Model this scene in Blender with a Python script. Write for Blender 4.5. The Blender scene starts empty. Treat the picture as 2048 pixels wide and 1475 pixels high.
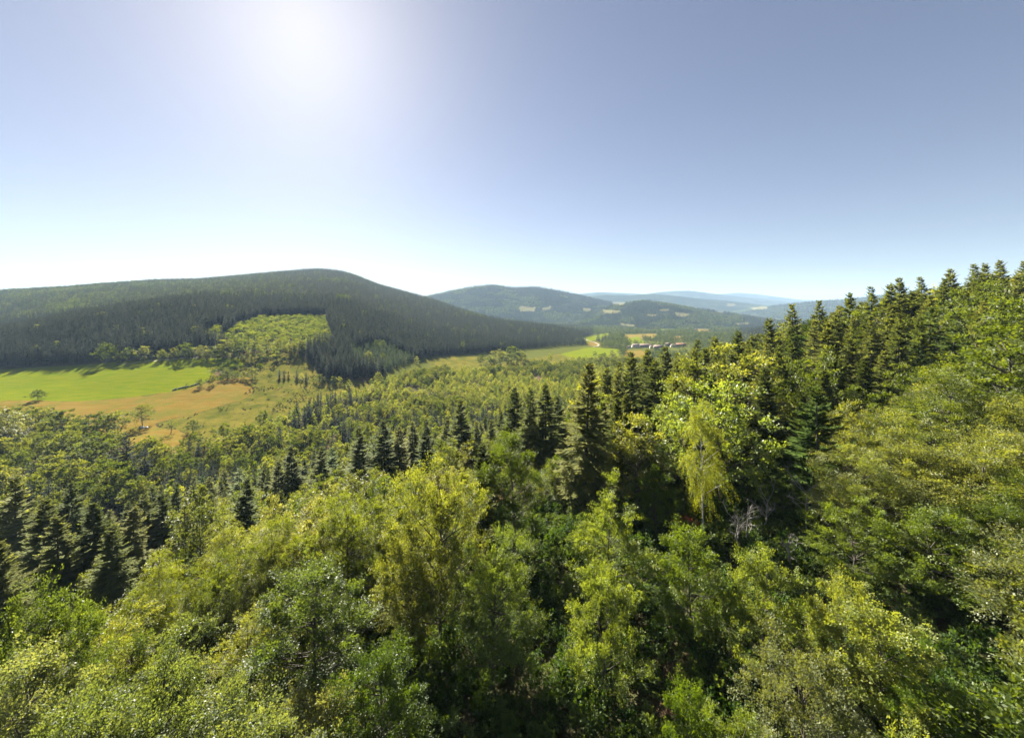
import bpy, math, time
import numpy as np
from mathutils import Vector
T0 = time.time()
sc = bpy.context.scene
COL = sc.collection
# ------------------------------------------------------------------ camera, sky, sun, exposure
F, HZ, CX = 786.0, 605.0, 1024.0            # focal length, horizon row and centre column (photo pixels)
cam = bpy.data.cameras.new('camera'); cam_o = bpy.data.objects.new('camera', cam); COL.objects.link(cam_o)
cam.sensor_width = 36; cam.lens = F / 2048 * 36; cam.shift_y = -(737.5 - HZ) / 2048
cam.clip_start = 0.5; cam.clip_end = 60000
cam_o.location = (0, 0, 0); cam_o.rotation_euler = (math.radians(90), 0, 0)
sc.camera = cam_o
SUN_AZ, SUN_EL = math.radians(-28.3), math.radians(33.6)
world = bpy.data.worlds.new('World'); sc.world = world; world.use_nodes = True
wn = world.node_tree; bg = wn.nodes['Background']
sky = wn.nodes.new('ShaderNodeTexSky'); sky.sky_type = 'NISHITA'; sky.sun_disc = False
sky.sun_elevation = SUN_EL; sky.sun_rotation = SUN_AZ; sky.altitude = 900
sky.air_density = 1.0; sky.dust_density = 0.85; sky.ozone_density = 2.0
hs = wn.nodes.new('ShaderNodeHueSaturation'); hs.inputs['Hue'].default_value = 0.515; hs.inputs['Saturation'].default_value = 0.82; hs.inputs['Value'].default_value = 0.525
gam = wn.nodes.new('ShaderNodeGamma'); gam.inputs['Gamma'].default_value = 0.89
wn.links.new(sky.outputs[0], gam.inputs['Color']); wn.links.new(gam.outputs[0], hs.inputs['Color']); wn.links.new(hs.outputs[0], bg.inputs['Color'])
bg.inputs['Strength'].default_value = 0.05
sun = bpy.data.lights.new('sun', 'SUN'); sun_o = bpy.data.objects.new('sun', sun); COL.objects.link(sun_o)
sun.energy = 5.0; sun.angle = math.radians(0.53); sun.color = (1.0, 0.93, 0.80)
SDIR = Vector((math.sin(SUN_AZ) * math.cos(SUN_EL), math.cos(SUN_AZ) * math.cos(SUN_EL), math.sin(SUN_EL)))
sun_o.rotation_euler = SDIR.to_track_quat('Z', 'Y').to_euler(); sun_o.location = (0, 0, 300)
sc.view_settings.view_transform = 'Standard'; sc.view_settings.look = 'None'
sc.view_settings.exposure = 2.32; sc.view_settings.gamma = 1.0
sc.render.engine = 'CYCLES'
cy = sc.cycles
cy.max_bounces = 4; cy.diffuse_bounces = 3; cy.glossy_bounces = 1; cy.transmission_bounces = 3
cy.transparent_max_bounces = 4; cy.volume_bounces = 0; cy.use_denoising = True
cy.caustics_reflective = False; cy.caustics_refractive = False; cy.sample_clamp_indirect = 6

# ------------------------------------------------------------------ helpers
RNG = np.random.default_rng(7)
def hash2(i, j, s):
    v = np.sin(i * 127.1 + j * 311.7 + s * 74.7) * 43758.5453
    return v - np.floor(v)
def vnoise(x, y, s=0.0):
    x = np.asarray(x, float); y = np.asarray(y, float)
    i = np.floor(x); j = np.floor(y); u = x - i; v = y - j
    u = u * u * (3 - 2 * u); v = v * v * (3 - 2 * v)
    a = hash2(i, j, s); b = hash2(i + 1, j, s); c = hash2(i, j + 1, s); d = hash2(i + 1, j + 1, s)
    return (a + (b - a) * u) * (1 - v) + (c + (d - c) * u) * v
def fbm(x, y, s=0.0, o=4):
    t = 0; a = 0.5; f = 1.0
    for k in range(o):
        t = t + a * vnoise(x * f, y * f, s + k * 3.3); a *= .5; f *= 2.03
    return t
def nrm(v): return v / np.maximum(np.linalg.norm(v, axis=-1, keepdims=True), 1e-9)
def px_of(X, Y): return CX + F * X / np.maximum(Y, 1e-3)
def py_of(Z, Y): return HZ - F * Z / np.maximum(Y, 1e-3)

def mesh_from(name, verts, faces, mats, fmat=None, attrs=None, smooth=False):
    """faces: int array (n,4) or (n,3)"""
    me = bpy.data.meshes.new(name)
    verts = np.asarray(verts, np.float32); faces = np.asarray(faces, np.int32)
    k = faces.shape[1]; n = len(faces)
    me.vertices.add(len(verts)); me.vertices.foreach_set('co', verts.ravel())
    me.loops.add(n * k); me.loops.foreach_set('vertex_index', faces.ravel())
    me.polygons.add(n); me.polygons.foreach_set('loop_start', np.arange(0, n * k, k, dtype=np.int32))
    me.polygons.foreach_set('loop_total', np.full(n, k, np.int32))
    for m in mats: me.materials.append(m)
    if fmat is not None: me.polygons.foreach_set('material_index', np.asarray(fmat, np.int32))
    if smooth: me.polygons.foreach_set('use_smooth', np.ones(n, bool))
    for an, av in (attrs or {}).items():
        a = me.attributes.new(an, 'FLOAT', 'POINT'); a.data.foreach_set('value', np.asarray(av, np.float32))
    me.update(calc_edges=True); me.validate()
    return me
def obj(name, me, parent=None):
    o = bpy.data.objects.new(name, me); COL.objects.link(o)
    if parent is not None: o.parent = parent
    return o
def tag(o, label=None, cat=None, group=None, kind=None):
    if label: o['label'] = label
    if cat: o['category'] = cat
    if group: o['group'] = group
    if kind: o['kind'] = kind
    return o

def box_mesh(name, lo, hi, mats):
    x0, y0, z0 = lo; x1, y1, z1 = hi
    v = [(x0,y0,z0),(x1,y0,z0),(x1,y1,z0),(x0,y1,z0),(x0,y0,z1),(x1,y0,z1),(x1,y1,z1),(x0,y1,z1)]
    f = [(0,3,2,1),(4,5,6,7),(0,1,5,4),(1,2,6,5),(2,3,7,6),(3,0,4,7)]
    return mesh_from(name, v, f, mats)

# ------------------------------------------------------------------ materials
def newmat(name):
    m = bpy.data.materials.new(name); m.use_nodes = True
    nt = m.node_tree; nt.nodes.clear()
    out = nt.nodes.new('ShaderNodeOutputMaterial')
    return m, nt, out
def N(nt, typ, **kw):
    n = nt.nodes.new(typ)
    for k, v in kw.items():
        if k == 'inp':
            for kk, vv in v.items():
                if isinstance(vv, bpy.types.NodeSocket): nt.links.new(vv, n.inputs[kk])
                else: n.inputs[kk].default_value = vv
        else: setattr(n, k, v)
    return n
def mixc(nt, fac, a, b, blend='MIX'):
    n = nt.nodes.new('ShaderNodeMix'); n.data_type = 'RGBA'; n.blend_type = blend
    for idx, v in ((0, fac), (6, a), (7, b)):
        if isinstance(v, bpy.types.NodeSocket): nt.links.new(v, n.inputs[idx])
        else: n.inputs[idx].default_value = v if idx == 0 else (*v, 1)
    return n.outputs[2]
def math_n(nt, op, a, b=None, clamp=False):
    n = nt.nodes.new('ShaderNodeMath'); n.operation = op; n.use_clamp = clamp
    for i, v in ((0, a), (1, b)):
        if v is None: continue
        if isinstance(v, bpy.types.NodeSocket): nt.links.new(v, n.inputs[i])
        else: n.inputs[i].default_value = v
    return n.outputs[0]
def leaf_mat(name, ca, cb, trans, tfac=0.45, rough=0.42, spec=0.5, var=0.34):
    m, nt, out = newmat(name)
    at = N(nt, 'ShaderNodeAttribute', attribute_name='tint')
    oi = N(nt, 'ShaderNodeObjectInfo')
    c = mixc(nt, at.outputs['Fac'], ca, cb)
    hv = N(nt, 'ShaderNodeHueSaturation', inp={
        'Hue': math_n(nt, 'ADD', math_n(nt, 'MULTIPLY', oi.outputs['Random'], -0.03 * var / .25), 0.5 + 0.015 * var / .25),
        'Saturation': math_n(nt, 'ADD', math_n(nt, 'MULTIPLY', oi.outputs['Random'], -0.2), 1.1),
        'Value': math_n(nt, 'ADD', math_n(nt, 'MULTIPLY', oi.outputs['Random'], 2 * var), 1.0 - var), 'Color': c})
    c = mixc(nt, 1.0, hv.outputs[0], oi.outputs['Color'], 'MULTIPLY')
    p = N(nt, 'ShaderNodeBsdfPrincipled', inp={'Base Color': c, 'Roughness': rough})
    p.inputs['Specular IOR Level'].default_value = spec
    tc = mixc(nt, 1.0, c, trans, 'MULTIPLY')
    t = N(nt, 'ShaderNodeBsdfTranslucent', inp={'Color': tc})
    mx = N(nt, 'ShaderNodeMixShader', inp={0: tfac}); nt.links.new(p.outputs[0], mx.inputs[1]); nt.links.new(t.outputs[0], mx.inputs[2])
    nt.links.new(mx.outputs[0], out.inputs['Surface'])
    return m
def bark_mat(name, ca, cb, scale=6.0):
    m, nt, out = newmat(name)
    tc = N(nt, 'ShaderNodeTexCoord')
    no = N(nt, 'ShaderNodeTexNoise', inp={'Vector': tc.outputs['Object'], 'Scale': scale, 'Detail': 4.0})
    c = mixc(nt, no.outputs['Fac'], ca, cb)
    p = N(nt, 'ShaderNodeBsdfPrincipled', inp={'Base Color': c, 'Roughness': .9})
    nt.links.new(p.outputs[0], out.inputs['Surface'])
    return m
TR = (1.92, 1.77, 0.5)
M = {}
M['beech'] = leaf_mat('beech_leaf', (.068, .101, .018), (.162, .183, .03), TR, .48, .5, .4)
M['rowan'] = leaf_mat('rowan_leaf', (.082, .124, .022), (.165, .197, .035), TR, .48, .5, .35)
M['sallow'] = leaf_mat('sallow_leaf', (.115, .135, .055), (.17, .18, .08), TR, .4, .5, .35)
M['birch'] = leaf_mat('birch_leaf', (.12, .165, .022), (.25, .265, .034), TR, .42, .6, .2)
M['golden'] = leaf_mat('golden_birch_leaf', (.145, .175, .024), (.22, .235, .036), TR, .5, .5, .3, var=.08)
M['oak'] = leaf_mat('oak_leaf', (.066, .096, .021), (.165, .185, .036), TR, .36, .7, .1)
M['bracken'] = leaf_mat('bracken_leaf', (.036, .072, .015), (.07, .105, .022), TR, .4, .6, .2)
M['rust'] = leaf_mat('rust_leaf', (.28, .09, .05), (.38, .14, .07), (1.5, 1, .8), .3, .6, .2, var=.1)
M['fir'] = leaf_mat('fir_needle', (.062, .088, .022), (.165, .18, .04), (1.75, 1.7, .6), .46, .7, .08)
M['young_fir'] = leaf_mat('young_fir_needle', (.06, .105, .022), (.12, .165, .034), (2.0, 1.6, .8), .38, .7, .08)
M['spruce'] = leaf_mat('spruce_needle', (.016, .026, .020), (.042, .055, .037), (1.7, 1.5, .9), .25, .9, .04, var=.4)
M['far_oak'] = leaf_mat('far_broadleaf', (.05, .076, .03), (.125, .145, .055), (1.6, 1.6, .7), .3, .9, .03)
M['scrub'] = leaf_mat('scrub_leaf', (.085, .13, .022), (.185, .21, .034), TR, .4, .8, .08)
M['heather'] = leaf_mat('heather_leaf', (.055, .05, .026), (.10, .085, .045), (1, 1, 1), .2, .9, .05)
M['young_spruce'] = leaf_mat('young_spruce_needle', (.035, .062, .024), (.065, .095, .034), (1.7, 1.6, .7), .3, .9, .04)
M['bark'] = bark_mat('bark', (.05, .04, .032), (.12, .10, .085))
M['pale_bark'] = bark_mat('pale_bark', (.22, .21, .19), (.42, .41, .38))
M['deadwood'] = bark_mat('deadwood', (.15, .14, .12), (.32, .30, .27))

# ------------------------------------------------------------------ terrain
COLS = {
 -900: [(60,-86),(200,-90),(300,-86),(430,-75),(560,-60),(900,-30),(1500,20),(2400,0),(4000,-120)],
 0:   [(60,-84),(200,-89),(270,-86.5),(330,-82),(435,-72),(520,-48),(650,-58),(900,-38),(1500,40),(2300,20),(4000,-120)],
 150: [(60,-84),(200,-89),(270,-86),(330,-81.5),(435,-68),(560,-28),(690,-34),(1000,0),(1600,57),(2400,30),(4000,-120)],
 300: [(60,-84),(200,-89),(270,-85.5),(330,-79),(431,-62),(520,-38),(620,-12),(760,-10),(1100,25),(1700,88),(2500,50),(4000,-120)],
 400: [(60,-84),(200,-89),(270,-86),(330,-78),(430,-60),(520,-38),(680,1),(820,6),(1200,45),(1800,101),(2500,60),(4000,-120)],
 520: [(60,-84),(200,-90),(280,-87),(350,-77),(420,-65),(480,-52),(640,-26),(700,-14),(820,15),(960,22),(1300,66),(1900,132),(2500,80),(4000,-120)],
 640: [(60,-84),(200,-90),(300,-87),(380,-77),(440,-66),(500,-50),(660,-25),(740,-10),(850,12),(1000,30),(1400,80),(2000,165),(2600,100),(4000,-120)],
 700: [(60,-84),(200,-90),(300,-88),(400,-77),(500,-62),(660,-32),(850,5),(1000,22),(1400,70),(2000,147),(2600,90),(4000,-120)],
 750: [(60,-84),(200,-90),(300,-89),(420,-81),(560,-64),(700,-40),(1000,0),(1400,40),(1950,86),(2600,40),(4000,-130)],
 860: [(60,-84),(200,-90),(330,-90),(450,-88),(560,-85),(640,-80),(900,-52),(1300,-15),(1800,12),(2400,-60),(4000,-140)],
 1000:[(60,-84),(200,-90),(400,-90),(600,-89),(740,-85),(950,-75),(1300,-63),(1600,-95),(2400,-135),(4000,-150)],
 1100:[(60,-84),(200,-90),(400,-90),(600,-90),(780,-87),(1000,-82),(1250,-78),(1500,-105),(2400,-140),(4000,-155)],
 1170:[(60,-84),(200,-90),(600,-91),(800,-92),(1000,-96),(1300,-108),(2000,-132),(4000,-160)],
 1300:[(60,-84),(200,-90),(600,-92),(800,-95),(1200,-106),(2000,-132),(4000,-160)],
 1450:[(60,-84),(200,-90),(600,-92),(800,-97),(1100,-98),(1400,-108),(2000,-134),(4000,-160)],
 1600:[(60,-84),(200,-90),(600,-75),(1000,-68),(1300,-72),(1700,-112),(2400,-138),(4000,-160)],
 1800:[(60,-84),(200,-85),(600,-50),(1000,-40),(1400,-60),(2400,-130),(4000,-160)],
 3200:[(60,-84),(200,-85),(600,-50),(1000,-20),(1400,-40),(2400,-130),(4000,-160)],
}
_u = np.array(sorted(COLS)); LV = np.linspace(math.log(40), math.log(4500), 260); UU = np.arange(-900, 3201, 10.0)
_tab = np.array([np.interp(LV, np.log([a for a, b in COLS[c]]), [b for a, b in COLS[c]]) for c in _u])
VT = np.array([np.interp(UU, _u, _tab[:, k]) for k in range(len(LV))]).T           # (u, v)
def _blur(a, n, ax):
    k = np.hanning(n + 2)[1:-1]; k /= k.sum(); p = n // 2
    b = np.concatenate([np.repeat(np.take(a, [0], ax), p, ax), a, np.repeat(np.take(a, [-1], ax), p, ax)], ax)
    return np.apply_along_axis(lambda r: np.convolve(r, k, 'valid'), ax, b)
VT = _blur(_blur(VT, 7, 0), 9, 1)
def valley(X, Y):
    Yc = np.maximum(Y, 60.0)
    u = np.clip((CX + F * X / Yc - UU[0]) / 10, 0, len(UU) - 1.001)
    v = np.clip((np.log(Yc) - LV[0]) / (LV[1] - LV[0]), 0, len(LV) - 1.001)
    i = u.astype(int); j = v.astype(int); a = u - i; b = v - j
    z = (VT[i, j] * (1 - a) + VT[i + 1, j] * a) * (1 - b) + (VT[i, j + 1] * (1 - a) + VT[i + 1, j + 1] * a) * b
    far = np.clip((Yc - 4000) / 3000, 0, 1)
    return z * (1 - far) - 165 * far
_zy = np.array([(-400,-60),(-60,-38),(0,-33.5),(40,-34.5),(70,-38),(105,-45),(140,-53),(160,-59),(200,-75),(300,-112),(450,-170),(800,-330)], float)
_gx = np.array([(-900,-230),(-300,-76),(-86,-22),(-20,-5),(0,0),(20,2),(40,5),(75,14),(110,25),(180,46),(300,66),(800,110)], float)
_yy = np.arange(-400, 801, 5.0); _zz = _blur(np.interp(_yy, _zy[:, 0], _zy[:, 1]), 9, 0)
_xx = np.arange(-900, 801, 5.0); _gg = _blur(np.interp(_xx, _gx[:, 0], _gx[:, 1]), 7, 0)
def ground_z(X, Y):
    X = np.asarray(X, float); Y = np.asarray(Y, float)
    nh = np.interp(Y, _yy, _zz) + np.interp(X, _xx, _gg)
    nh = nh - np.maximum(Y - 800, 0) * 1.0
    va = valley(X, Y)
    k = 5.0
    m = np.maximum(nh, va); z = m + k * np.log(np.exp((nh - m) / k) + np.exp((va - m) / k)) - k * 0.0
    d = np.hypot(X, Y)
    z = z + (fbm(X / 40, Y / 40, 1, 3) - .45) * np.clip(d / 120, .5, 3) + (fbm(X / 260, Y / 260, 5, 3) - .45) * np.clip((d - 400) / 60, 0, 14)
    return z
# field outlines: rows and columns where the ground of each field lies in the photo
FIELDS = {
 'green': [[(-260,748),(0,738),(100,733),(200,726),(300,719),(400,716),(480,716),(492,728),(430,745),(415,763),(370,778),(300,790),(200,800),(130,803),(60,800),(0,801),(-260,806)],
           [(1118,708),(1180,694),(1240,698),(1238,712),(1150,717)],
           [(1160,676),(1215,666),(1225,674),(1170,684)],
           [(1255,677),(1275,672),(1290,685),(1262,689)], [(1320,652),(1352,650),(1356,661),(1322,664)]],
 'dry': [[(-260,806),(0,801),(60,800),(130,803),(200,800),(300,790),(415,765),(430,757),(500,755),(507,785),(480,800),(400,822),(330,842),(300,850),(360,860),(385,872),(370,900),(290,910),(225,885),(150,850),(0,832),(-260,845)],
         [(1252,700),(1298,702),(1292,716),(1248,712)], [(1168,680),(1196,684),(1206,692),(1180,692)], [(1248,669),(1310,667),(1316,675),(1250,680)],
         [(1240,645),(1270,650),(1268,656),(1240,651)], [(1390,656),(1420,659),(1415,666),(1388,662)], [(1350,672),(1372,672),(1366,680),(1345,680)],
         [(1038,612),(1072,614),(1068,622),(1040,623)], [(1082,616),(1102,611),(1104,617),(1086,622)], [(1165,615),(1182,616),(1180,622),(1166,621)],
         [(1205,619),(1240,621),(1236,627),(1208,626)], [(1350,624),(1378,628),(1374,633),(1350,631)], [(1295,628),(1312,629),(1310,632),(1296,631)],
         [(1455,606),(1470,608),(1468,613),(1452,612)], [(1500,614),(1535,612),(1534,618),(1505,619)], [(1430,622),(1450,623),(1448,626),(1430,625)],
         [(1225,603),(1250,605),(1246,611),(1226,610)], [(1470,646),(1500,644),(1498,648),(1472,649)],[(1318,618),(1338,617),(1336,622),(1319,622)]],
 'heath': [[(420,765),(470,724),(500,706),(545,702),(600,706),(628,735),(640,755),(735,764),(742,782),(640,806),(560,845),(480,880),(370,905),(385,872),(360,860),(300,850),(330,842),(480,800),(500,770)],
           [(845,722),(900,712),(962,712),(985,728),(960,742),(880,742)], [(985,728),(1118,708),(1150,717),(1120,735),(1080,728),(1010,742),(960,742)], [(1238,712),(1248,712),(1292,716),(1270,728),(1200,726)]],
 'pasture': [[(740,775),(780,735),(850,706),(900,700),(1100,690),(1190,640),(1300,625),(1900,610),(1900,730),(1250,735),(1100,740)]],
 'clearing': [[(430,684),(480,648),(520,634),(648,632),(670,686),(640,692),(560,704),(470,700)], [(405,668),(440,650),(450,672),(420,684)],
           [(1400,640),(1460,636),(1490,642),(1470,650),(1410,650)]],
}
def sdf_poly(px, py, poly, sy=2.2):
    P = np.array(poly, float) * (1, sy); n = len(P)
    x = px.ravel(); y = py.ravel() * sy
    d = np.full(x.shape, 1e9); ins = np.zeros(x.shape, bool)
    for k in range(n):
        a = P[k]; b = P[(k + 1) % n]; e = b - a
        wx = x - a[0]; wy = y - a[1]
        t = np.clip((wx * e[0] + wy * e[1]) / (e @ e), 0, 1)
        d = np.minimum(d, np.hypot(wx - t * e[0], wy - t * e[1]))
        c = (a[1] > y) != (b[1] > y)
        ins ^= c & (x < (b[0] - a[0]) * (y - a[1]) / (b[1] - a[1] + 1e-12) + a[0])
    return np.where(ins, d, -d).reshape(px.shape)
def field_sdf(kind, X, Y, Z, first_only=False):
    px = px_of(X, Y); py = py_of(Z, Y)
    s = np.full(np.shape(px), -60.0)
    for poly in FIELDS[kind][: 1 if first_only else None]:
        s = np.maximum(s, sdf_poly(px, py, poly))
    return np.where(Y > 150, np.clip(s, -60, 60), -60)

def ground_material():
    m, nt, out = newmat('ground_cover')
    geo = N(nt, 'ShaderNodeNewGeometry')
    def noise(scale, det=5.0, vec=None):
        return N(nt, 'ShaderNodeTexNoise', inp={'Vector': vec or geo.outputs['Position'], 'Scale': scale, 'Detail': det, 'Roughness': .6}).outputs['Fac']
    n1 = noise(.035); n2 = noise(.35); n3 = noise(2.5)
    floor_c = mixc(nt, n2, (.045, .05, .02), (.085, .07, .04))
    rust_patch = N(nt, 'ShaderNodeMapRange', inp={0: n1, 1: .52, 2: .62}).outputs[0]
    floor_c = mixc(nt, rust_patch, floor_c, (.11, .07, .04))  # rust-brown patches of dry bracken and needles, spread by noise
    def field(attr, ca, cb, nz, prev, wob=20.0):
        at = N(nt, 'ShaderNodeAttribute', attribute_name=attr).outputs['Fac']
        w = math_n(nt, 'MULTIPLY', math_n(nt, 'SUBTRACT', noise(.04, 6.0), .5), wob)
        s = N(nt, 'ShaderNodeMapRange', inp={0: math_n(nt, 'ADD', at, w), 1: -.8, 2: .8}).outputs[0]
        return mixc(nt, s, prev, mixc(nt, nz, ca, cb))
    floor_c = field('pasture', (.05, .066, .013), (.10, .10, .022), n2, floor_c)
    c = field('clearing', (.06, .07, .022), (.11, .085, .045), n2, floor_c)
    sp = N(nt, 'ShaderNodeMapRange', inp={0: noise(.09, 6.0), 1: .38, 2: .62}).outputs[0]
    heath_a = mixc(nt, sp, (.07, .078, .013), (.135, .115, .022))
    hd = N(nt, 'ShaderNodeMapRange', inp={0: noise(.22, 6.0), 1: .60, 2: .66}).outputs[0]
    at = N(nt, 'ShaderNodeAttribute', attribute_name='heath').outputs['Fac']
    s = N(nt, 'ShaderNodeMapRange', inp={0: math_n(nt, 'ADD', at, math_n(nt, 'MULTIPLY', math_n(nt, 'SUBTRACT', n2, .5), 8.0)), 1: -.8, 2: .8}).outputs[0]
    c = mixc(nt, s, c, mixc(nt, hd, heath_a, (.06, .055, .018)))
    st = N(nt, 'ShaderNodeMapping', inp={'Vector': geo.outputs['Position'], 'Scale': (.05, .35, .2), 'Rotation': (0, 0, .25)})
    ns = noise(1.0, 6.0, st.outputs[0])
    nd = N(nt, 'ShaderNodeMapRange', inp={0: ns, 1: .35, 2: .65}).outputs[0]
    c = field('dry', (.15, .095, .018), (.175, .128, .032), nd, c)
    drk = N(nt, 'ShaderNodeMapRange', inp={0: noise(.5, 6.0), 1: .63, 2: .68}).outputs[0]
    gm_ = N(nt, 'ShaderNodeMapRange', inp={0: noise(.07, 7.0), 1: .46, 2: .64}).outputs[0]
    atd = N(nt, 'ShaderNodeAttribute', attribute_name='dry').outputs['Fac']
    gm_ = math_n(nt, 'MULTIPLY', gm_, N(nt, 'ShaderNodeMapRange', inp={0: atd, 1: 0.0, 2: 3.0}).outputs[0])
    c = mixc(nt, gm_, c, (.115, .11, .02))
    c = field('green', (.085, .128, .004), (.145, .152, .008), nd, c, 12.0)
    wv = N(nt, 'ShaderNodeTexWave', inp={'Vector': N(nt, 'ShaderNodeMapping', inp={'Vector': geo.outputs['Position'], 'Rotation': (0, 0, 1.2)}).outputs[0], 'Scale': .045, 'Distortion': 2.5, 'Detail': 3.0, 'Detail Scale': .4}).outputs['Fac']
    atg = N(nt, 'ShaderNodeAttribute', attribute_name='green').outputs['Fac']
    ml_ = math_n(nt, 'MULTIPLY', N(nt, 'ShaderNodeMapRange', inp={0: wv, 1: .75, 2: 1.0, 4: .4}).outputs[0], N(nt, 'ShaderNodeMapRange', inp={0: atg, 1: 0.0, 2: 2.0}).outputs[0])
    c = mixc(nt, ml_, c, (.10, .12, .012))
    fine = N(nt, 'ShaderNodeMapRange', inp={0: n3, 1: .3, 2: .7, 3: .78, 4: 1.15}).outputs[0]
    c2 = N(nt, 'ShaderNodeVectorMath', operation='SCALE'); nt.links.new(c, c2.inputs[0]); nt.links.new(fine, c2.inputs['Scale'])
    p = N(nt, 'ShaderNodeBsdfPrincipled', inp={'Base Color': c2.outputs[0], 'Roughness': .95}); p.inputs['Specular IOR Level'].default_value = 0.0
    bmp = N(nt, 'ShaderNodeBump', inp={'Height': math_n(nt, 'ADD', n2, n3), 'Strength': .7, 'Distance': .35})
    nt.links.new(bmp.outputs[0], p.inputs['Normal'])
    nt.links.new(p.outputs[0], out.inputs['Surface'])
    return m
M['ground'] = ground_material()

ang = np.radians(np.concatenate([np.arange(-180, -70, 6.0), np.arange(-70, -56, 1.0), np.linspace(-56, 56, 400), np.arange(57, 71, 1.0), np.arange(76, 180, 6.0), [180]]))
rad = np.concatenate([[0.5], np.exp(np.linspace(math.log(3.0), math.log(16000), 330))])
A_, R_ = np.meshgrid(ang, rad)
GX = np.sin(A_) * R_; GY = np.cos(A_) * R_; GZ = ground_z(GX, GY)
attrs = {k: field_sdf(k, GX, GY, GZ) for k in FIELDS}
nr, na = GX.shape
idx = np.arange(nr * na).reshape(nr, na)
Q = np.stack([idx[:-1, :-1], idx[1:, :-1], idx[1:, 1:], idx[:-1, 1:]], -1).reshape(-1, 4)[:, ::-1]
def cellmask(kind):
    s = field_sdf(kind, GX, GY, GZ, True)
    return ((s[:-1, :-1] + s[1:, :-1] + s[1:, 1:] + s[:-1, 1:]) / 4 > 0).ravel()
gm, dm, hm, cm = cellmask('green'), cellmask('dry'), cellmask('heath'), cellmask('clearing')
dm &= ~gm; hm &= ~(gm | dm); cm &= ~(gm | dm | hm)
V = np.stack([GX, GY, GZ], -1).reshape(-1, 3)
def ground_piece(name, mask):
    q = Q[mask]; used, inv = np.unique(q, return_inverse=True)
    me = mesh_from(name, V[used], inv.reshape(-1, 4), [M['ground']], attrs={k: a.ravel()[used] for k, a in attrs.items()}, smooth=True)
    return tag(obj(name, me), kind='structure')
ground_piece('ground', ~(gm | dm | hm | cm)); ground_piece('green_field', gm); ground_piece('dry_meadow', dm)
ground_piece('heath', hm); ground_piece('clearing', cm)

# ------------------------------------------------------------------ distant hills
def forest_hill_material():
    m, nt, out = newmat('wooded_hill')
    geo = N(nt, 'ShaderNodeNewGeometry')
    no = lambda s, d=6.0: N(nt, 'ShaderNodeTexNoise', inp={'Vector': geo.outputs['Position'], 'Scale': s, 'Detail': d, 'Roughness': .65}).outputs['Fac']
    a = N(nt, 'ShaderNodeMapRange', inp={0: no(.004), 1: .5, 2: .6}).outputs[0]
    b = N(nt, 'ShaderNodeMapRange', inp={0: no(.06), 1: .35, 2: .65}).outputs[0]
    dark = mixc(nt, b, (.013, .02, .011), (.035, .048, .022)); lt = mixc(nt, b, (.03, .045, .018), (.085, .10, .04))
    c = mixc(nt, a, dark, lt)
    at = N(nt, 'ShaderNodeAttribute', attribute_name='dry').outputs['Fac']
    w = math_n(nt, 'MULTIPLY', math_n(nt, 'SUBTRACT', no(.012, 4.0), .5), 16.0)
    s = N(nt, 'ShaderNodeMapRange', inp={0: math_n(nt, 'ADD', at, w), 1: -.5, 2: .5}).outputs[0]
    c = mixc(nt, s, c, (.15, .14, .062))
    p = N(nt, 'ShaderNodeBsdfPrincipled', inp={'Base Color': c, 'Roughness': 1.0}); p.inputs['Specular IOR Level'].default_value = 0.0
    bmp = N(nt, 'ShaderNodeBump', inp={'Height': no(.05), 'Strength': 1.0, 'Distance': 14.0})
    nt.links.new(bmp.outputs[0], p.inputs['Normal']); nt.links.new(p.outputs[0], out.inputs['Surface'])
    return m
M['hill'] = forest_hill_material()
HILLS = {}
def hill(name, crest, Yr, front, back, base, treeh=0.0, amp=10):
    c = np.array(crest, float)
    X = np.linspace((c[0, 0] - CX) / F * Yr, (c[-1, 0] - CX) / F * Yr, 160)
    cz = np.interp(X, (c[:, 0] - CX) / F * Yr, (HZ - c[:, 1]) / F * Yr) - treeh
    k = np.hanning(9)[1:-1]; k /= k.sum(); cz = np.convolve(np.pad(cz, 3, 'edge'), k, 'valid')
    v = np.concatenate([np.linspace(-1, 0, 60), np.linspace(0, 1, 20)[1:]])
    XX, VV = np.meshgrid(X, v)
    YY = Yr + np.where(VV < 0, VV * front, VV * back)
    t = 1 - np.abs(VV); prof = t * t * (3 - 2 * t) * .55 + t * .45
    CZ = np.broadcast_to(cz, XX.shape)
    ZZ = base + (CZ - base) * prof + (fbm(XX / 400, YY / 400, 11, 4) - .47) * amp * 6 * (t * (1 - t) * 2)
    n, q = XX.shape; i = np.arange(n * q).reshape(n, q)
    Qh = np.stack([i[:-1, :-1], i[:-1, 1:], i[1:, 1:], i[1:, :-1]], -1).reshape(-1, 4)
    me = mesh_from(name, np.stack([XX, YY, ZZ], -1).reshape(-1, 3), Qh, [M['hill']], attrs={'dry': field_sdf('dry', XX, YY, ZZ).ravel()}, smooth=True)
    HILLS[len(HILLS)] = (XX, YY, ZZ)
    return tag(obj(name, me), kind='structure')
hill('hill', [(640,640),(780,605),(850,591),(900,580),(950,570),(985,567),(1025,573),(1070,571),(1110,577),(1160,588),(1210,600),(1280,613),(1340,628),(1400,640)], 4000, 1500, 1500, -165, 14)
hill('hill', [(1130,640),(1180,622),(1220,608),(1255,601),(1290,598),(1330,603),(1380,612),(1440,621),(1500,632),(1580,645)], 2700, 900, 800, -155, 12)
hill('hill', [(1050,605),(1150,594),(1215,589),(1260,591),(1300,587),(1345,591),(1400,597),(1450,601),(1500,607),(1560,615),(1640,625)], 6000, 1400, 1500, -170)
hill('hill', [(1440,640),(1490,622),(1530,612),(1580,606),(1640,600),(1680,598),(1750,590),(1850,576),(2000,565),(2200,560)], 4600, 1600, 1500, -170, 10)
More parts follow.
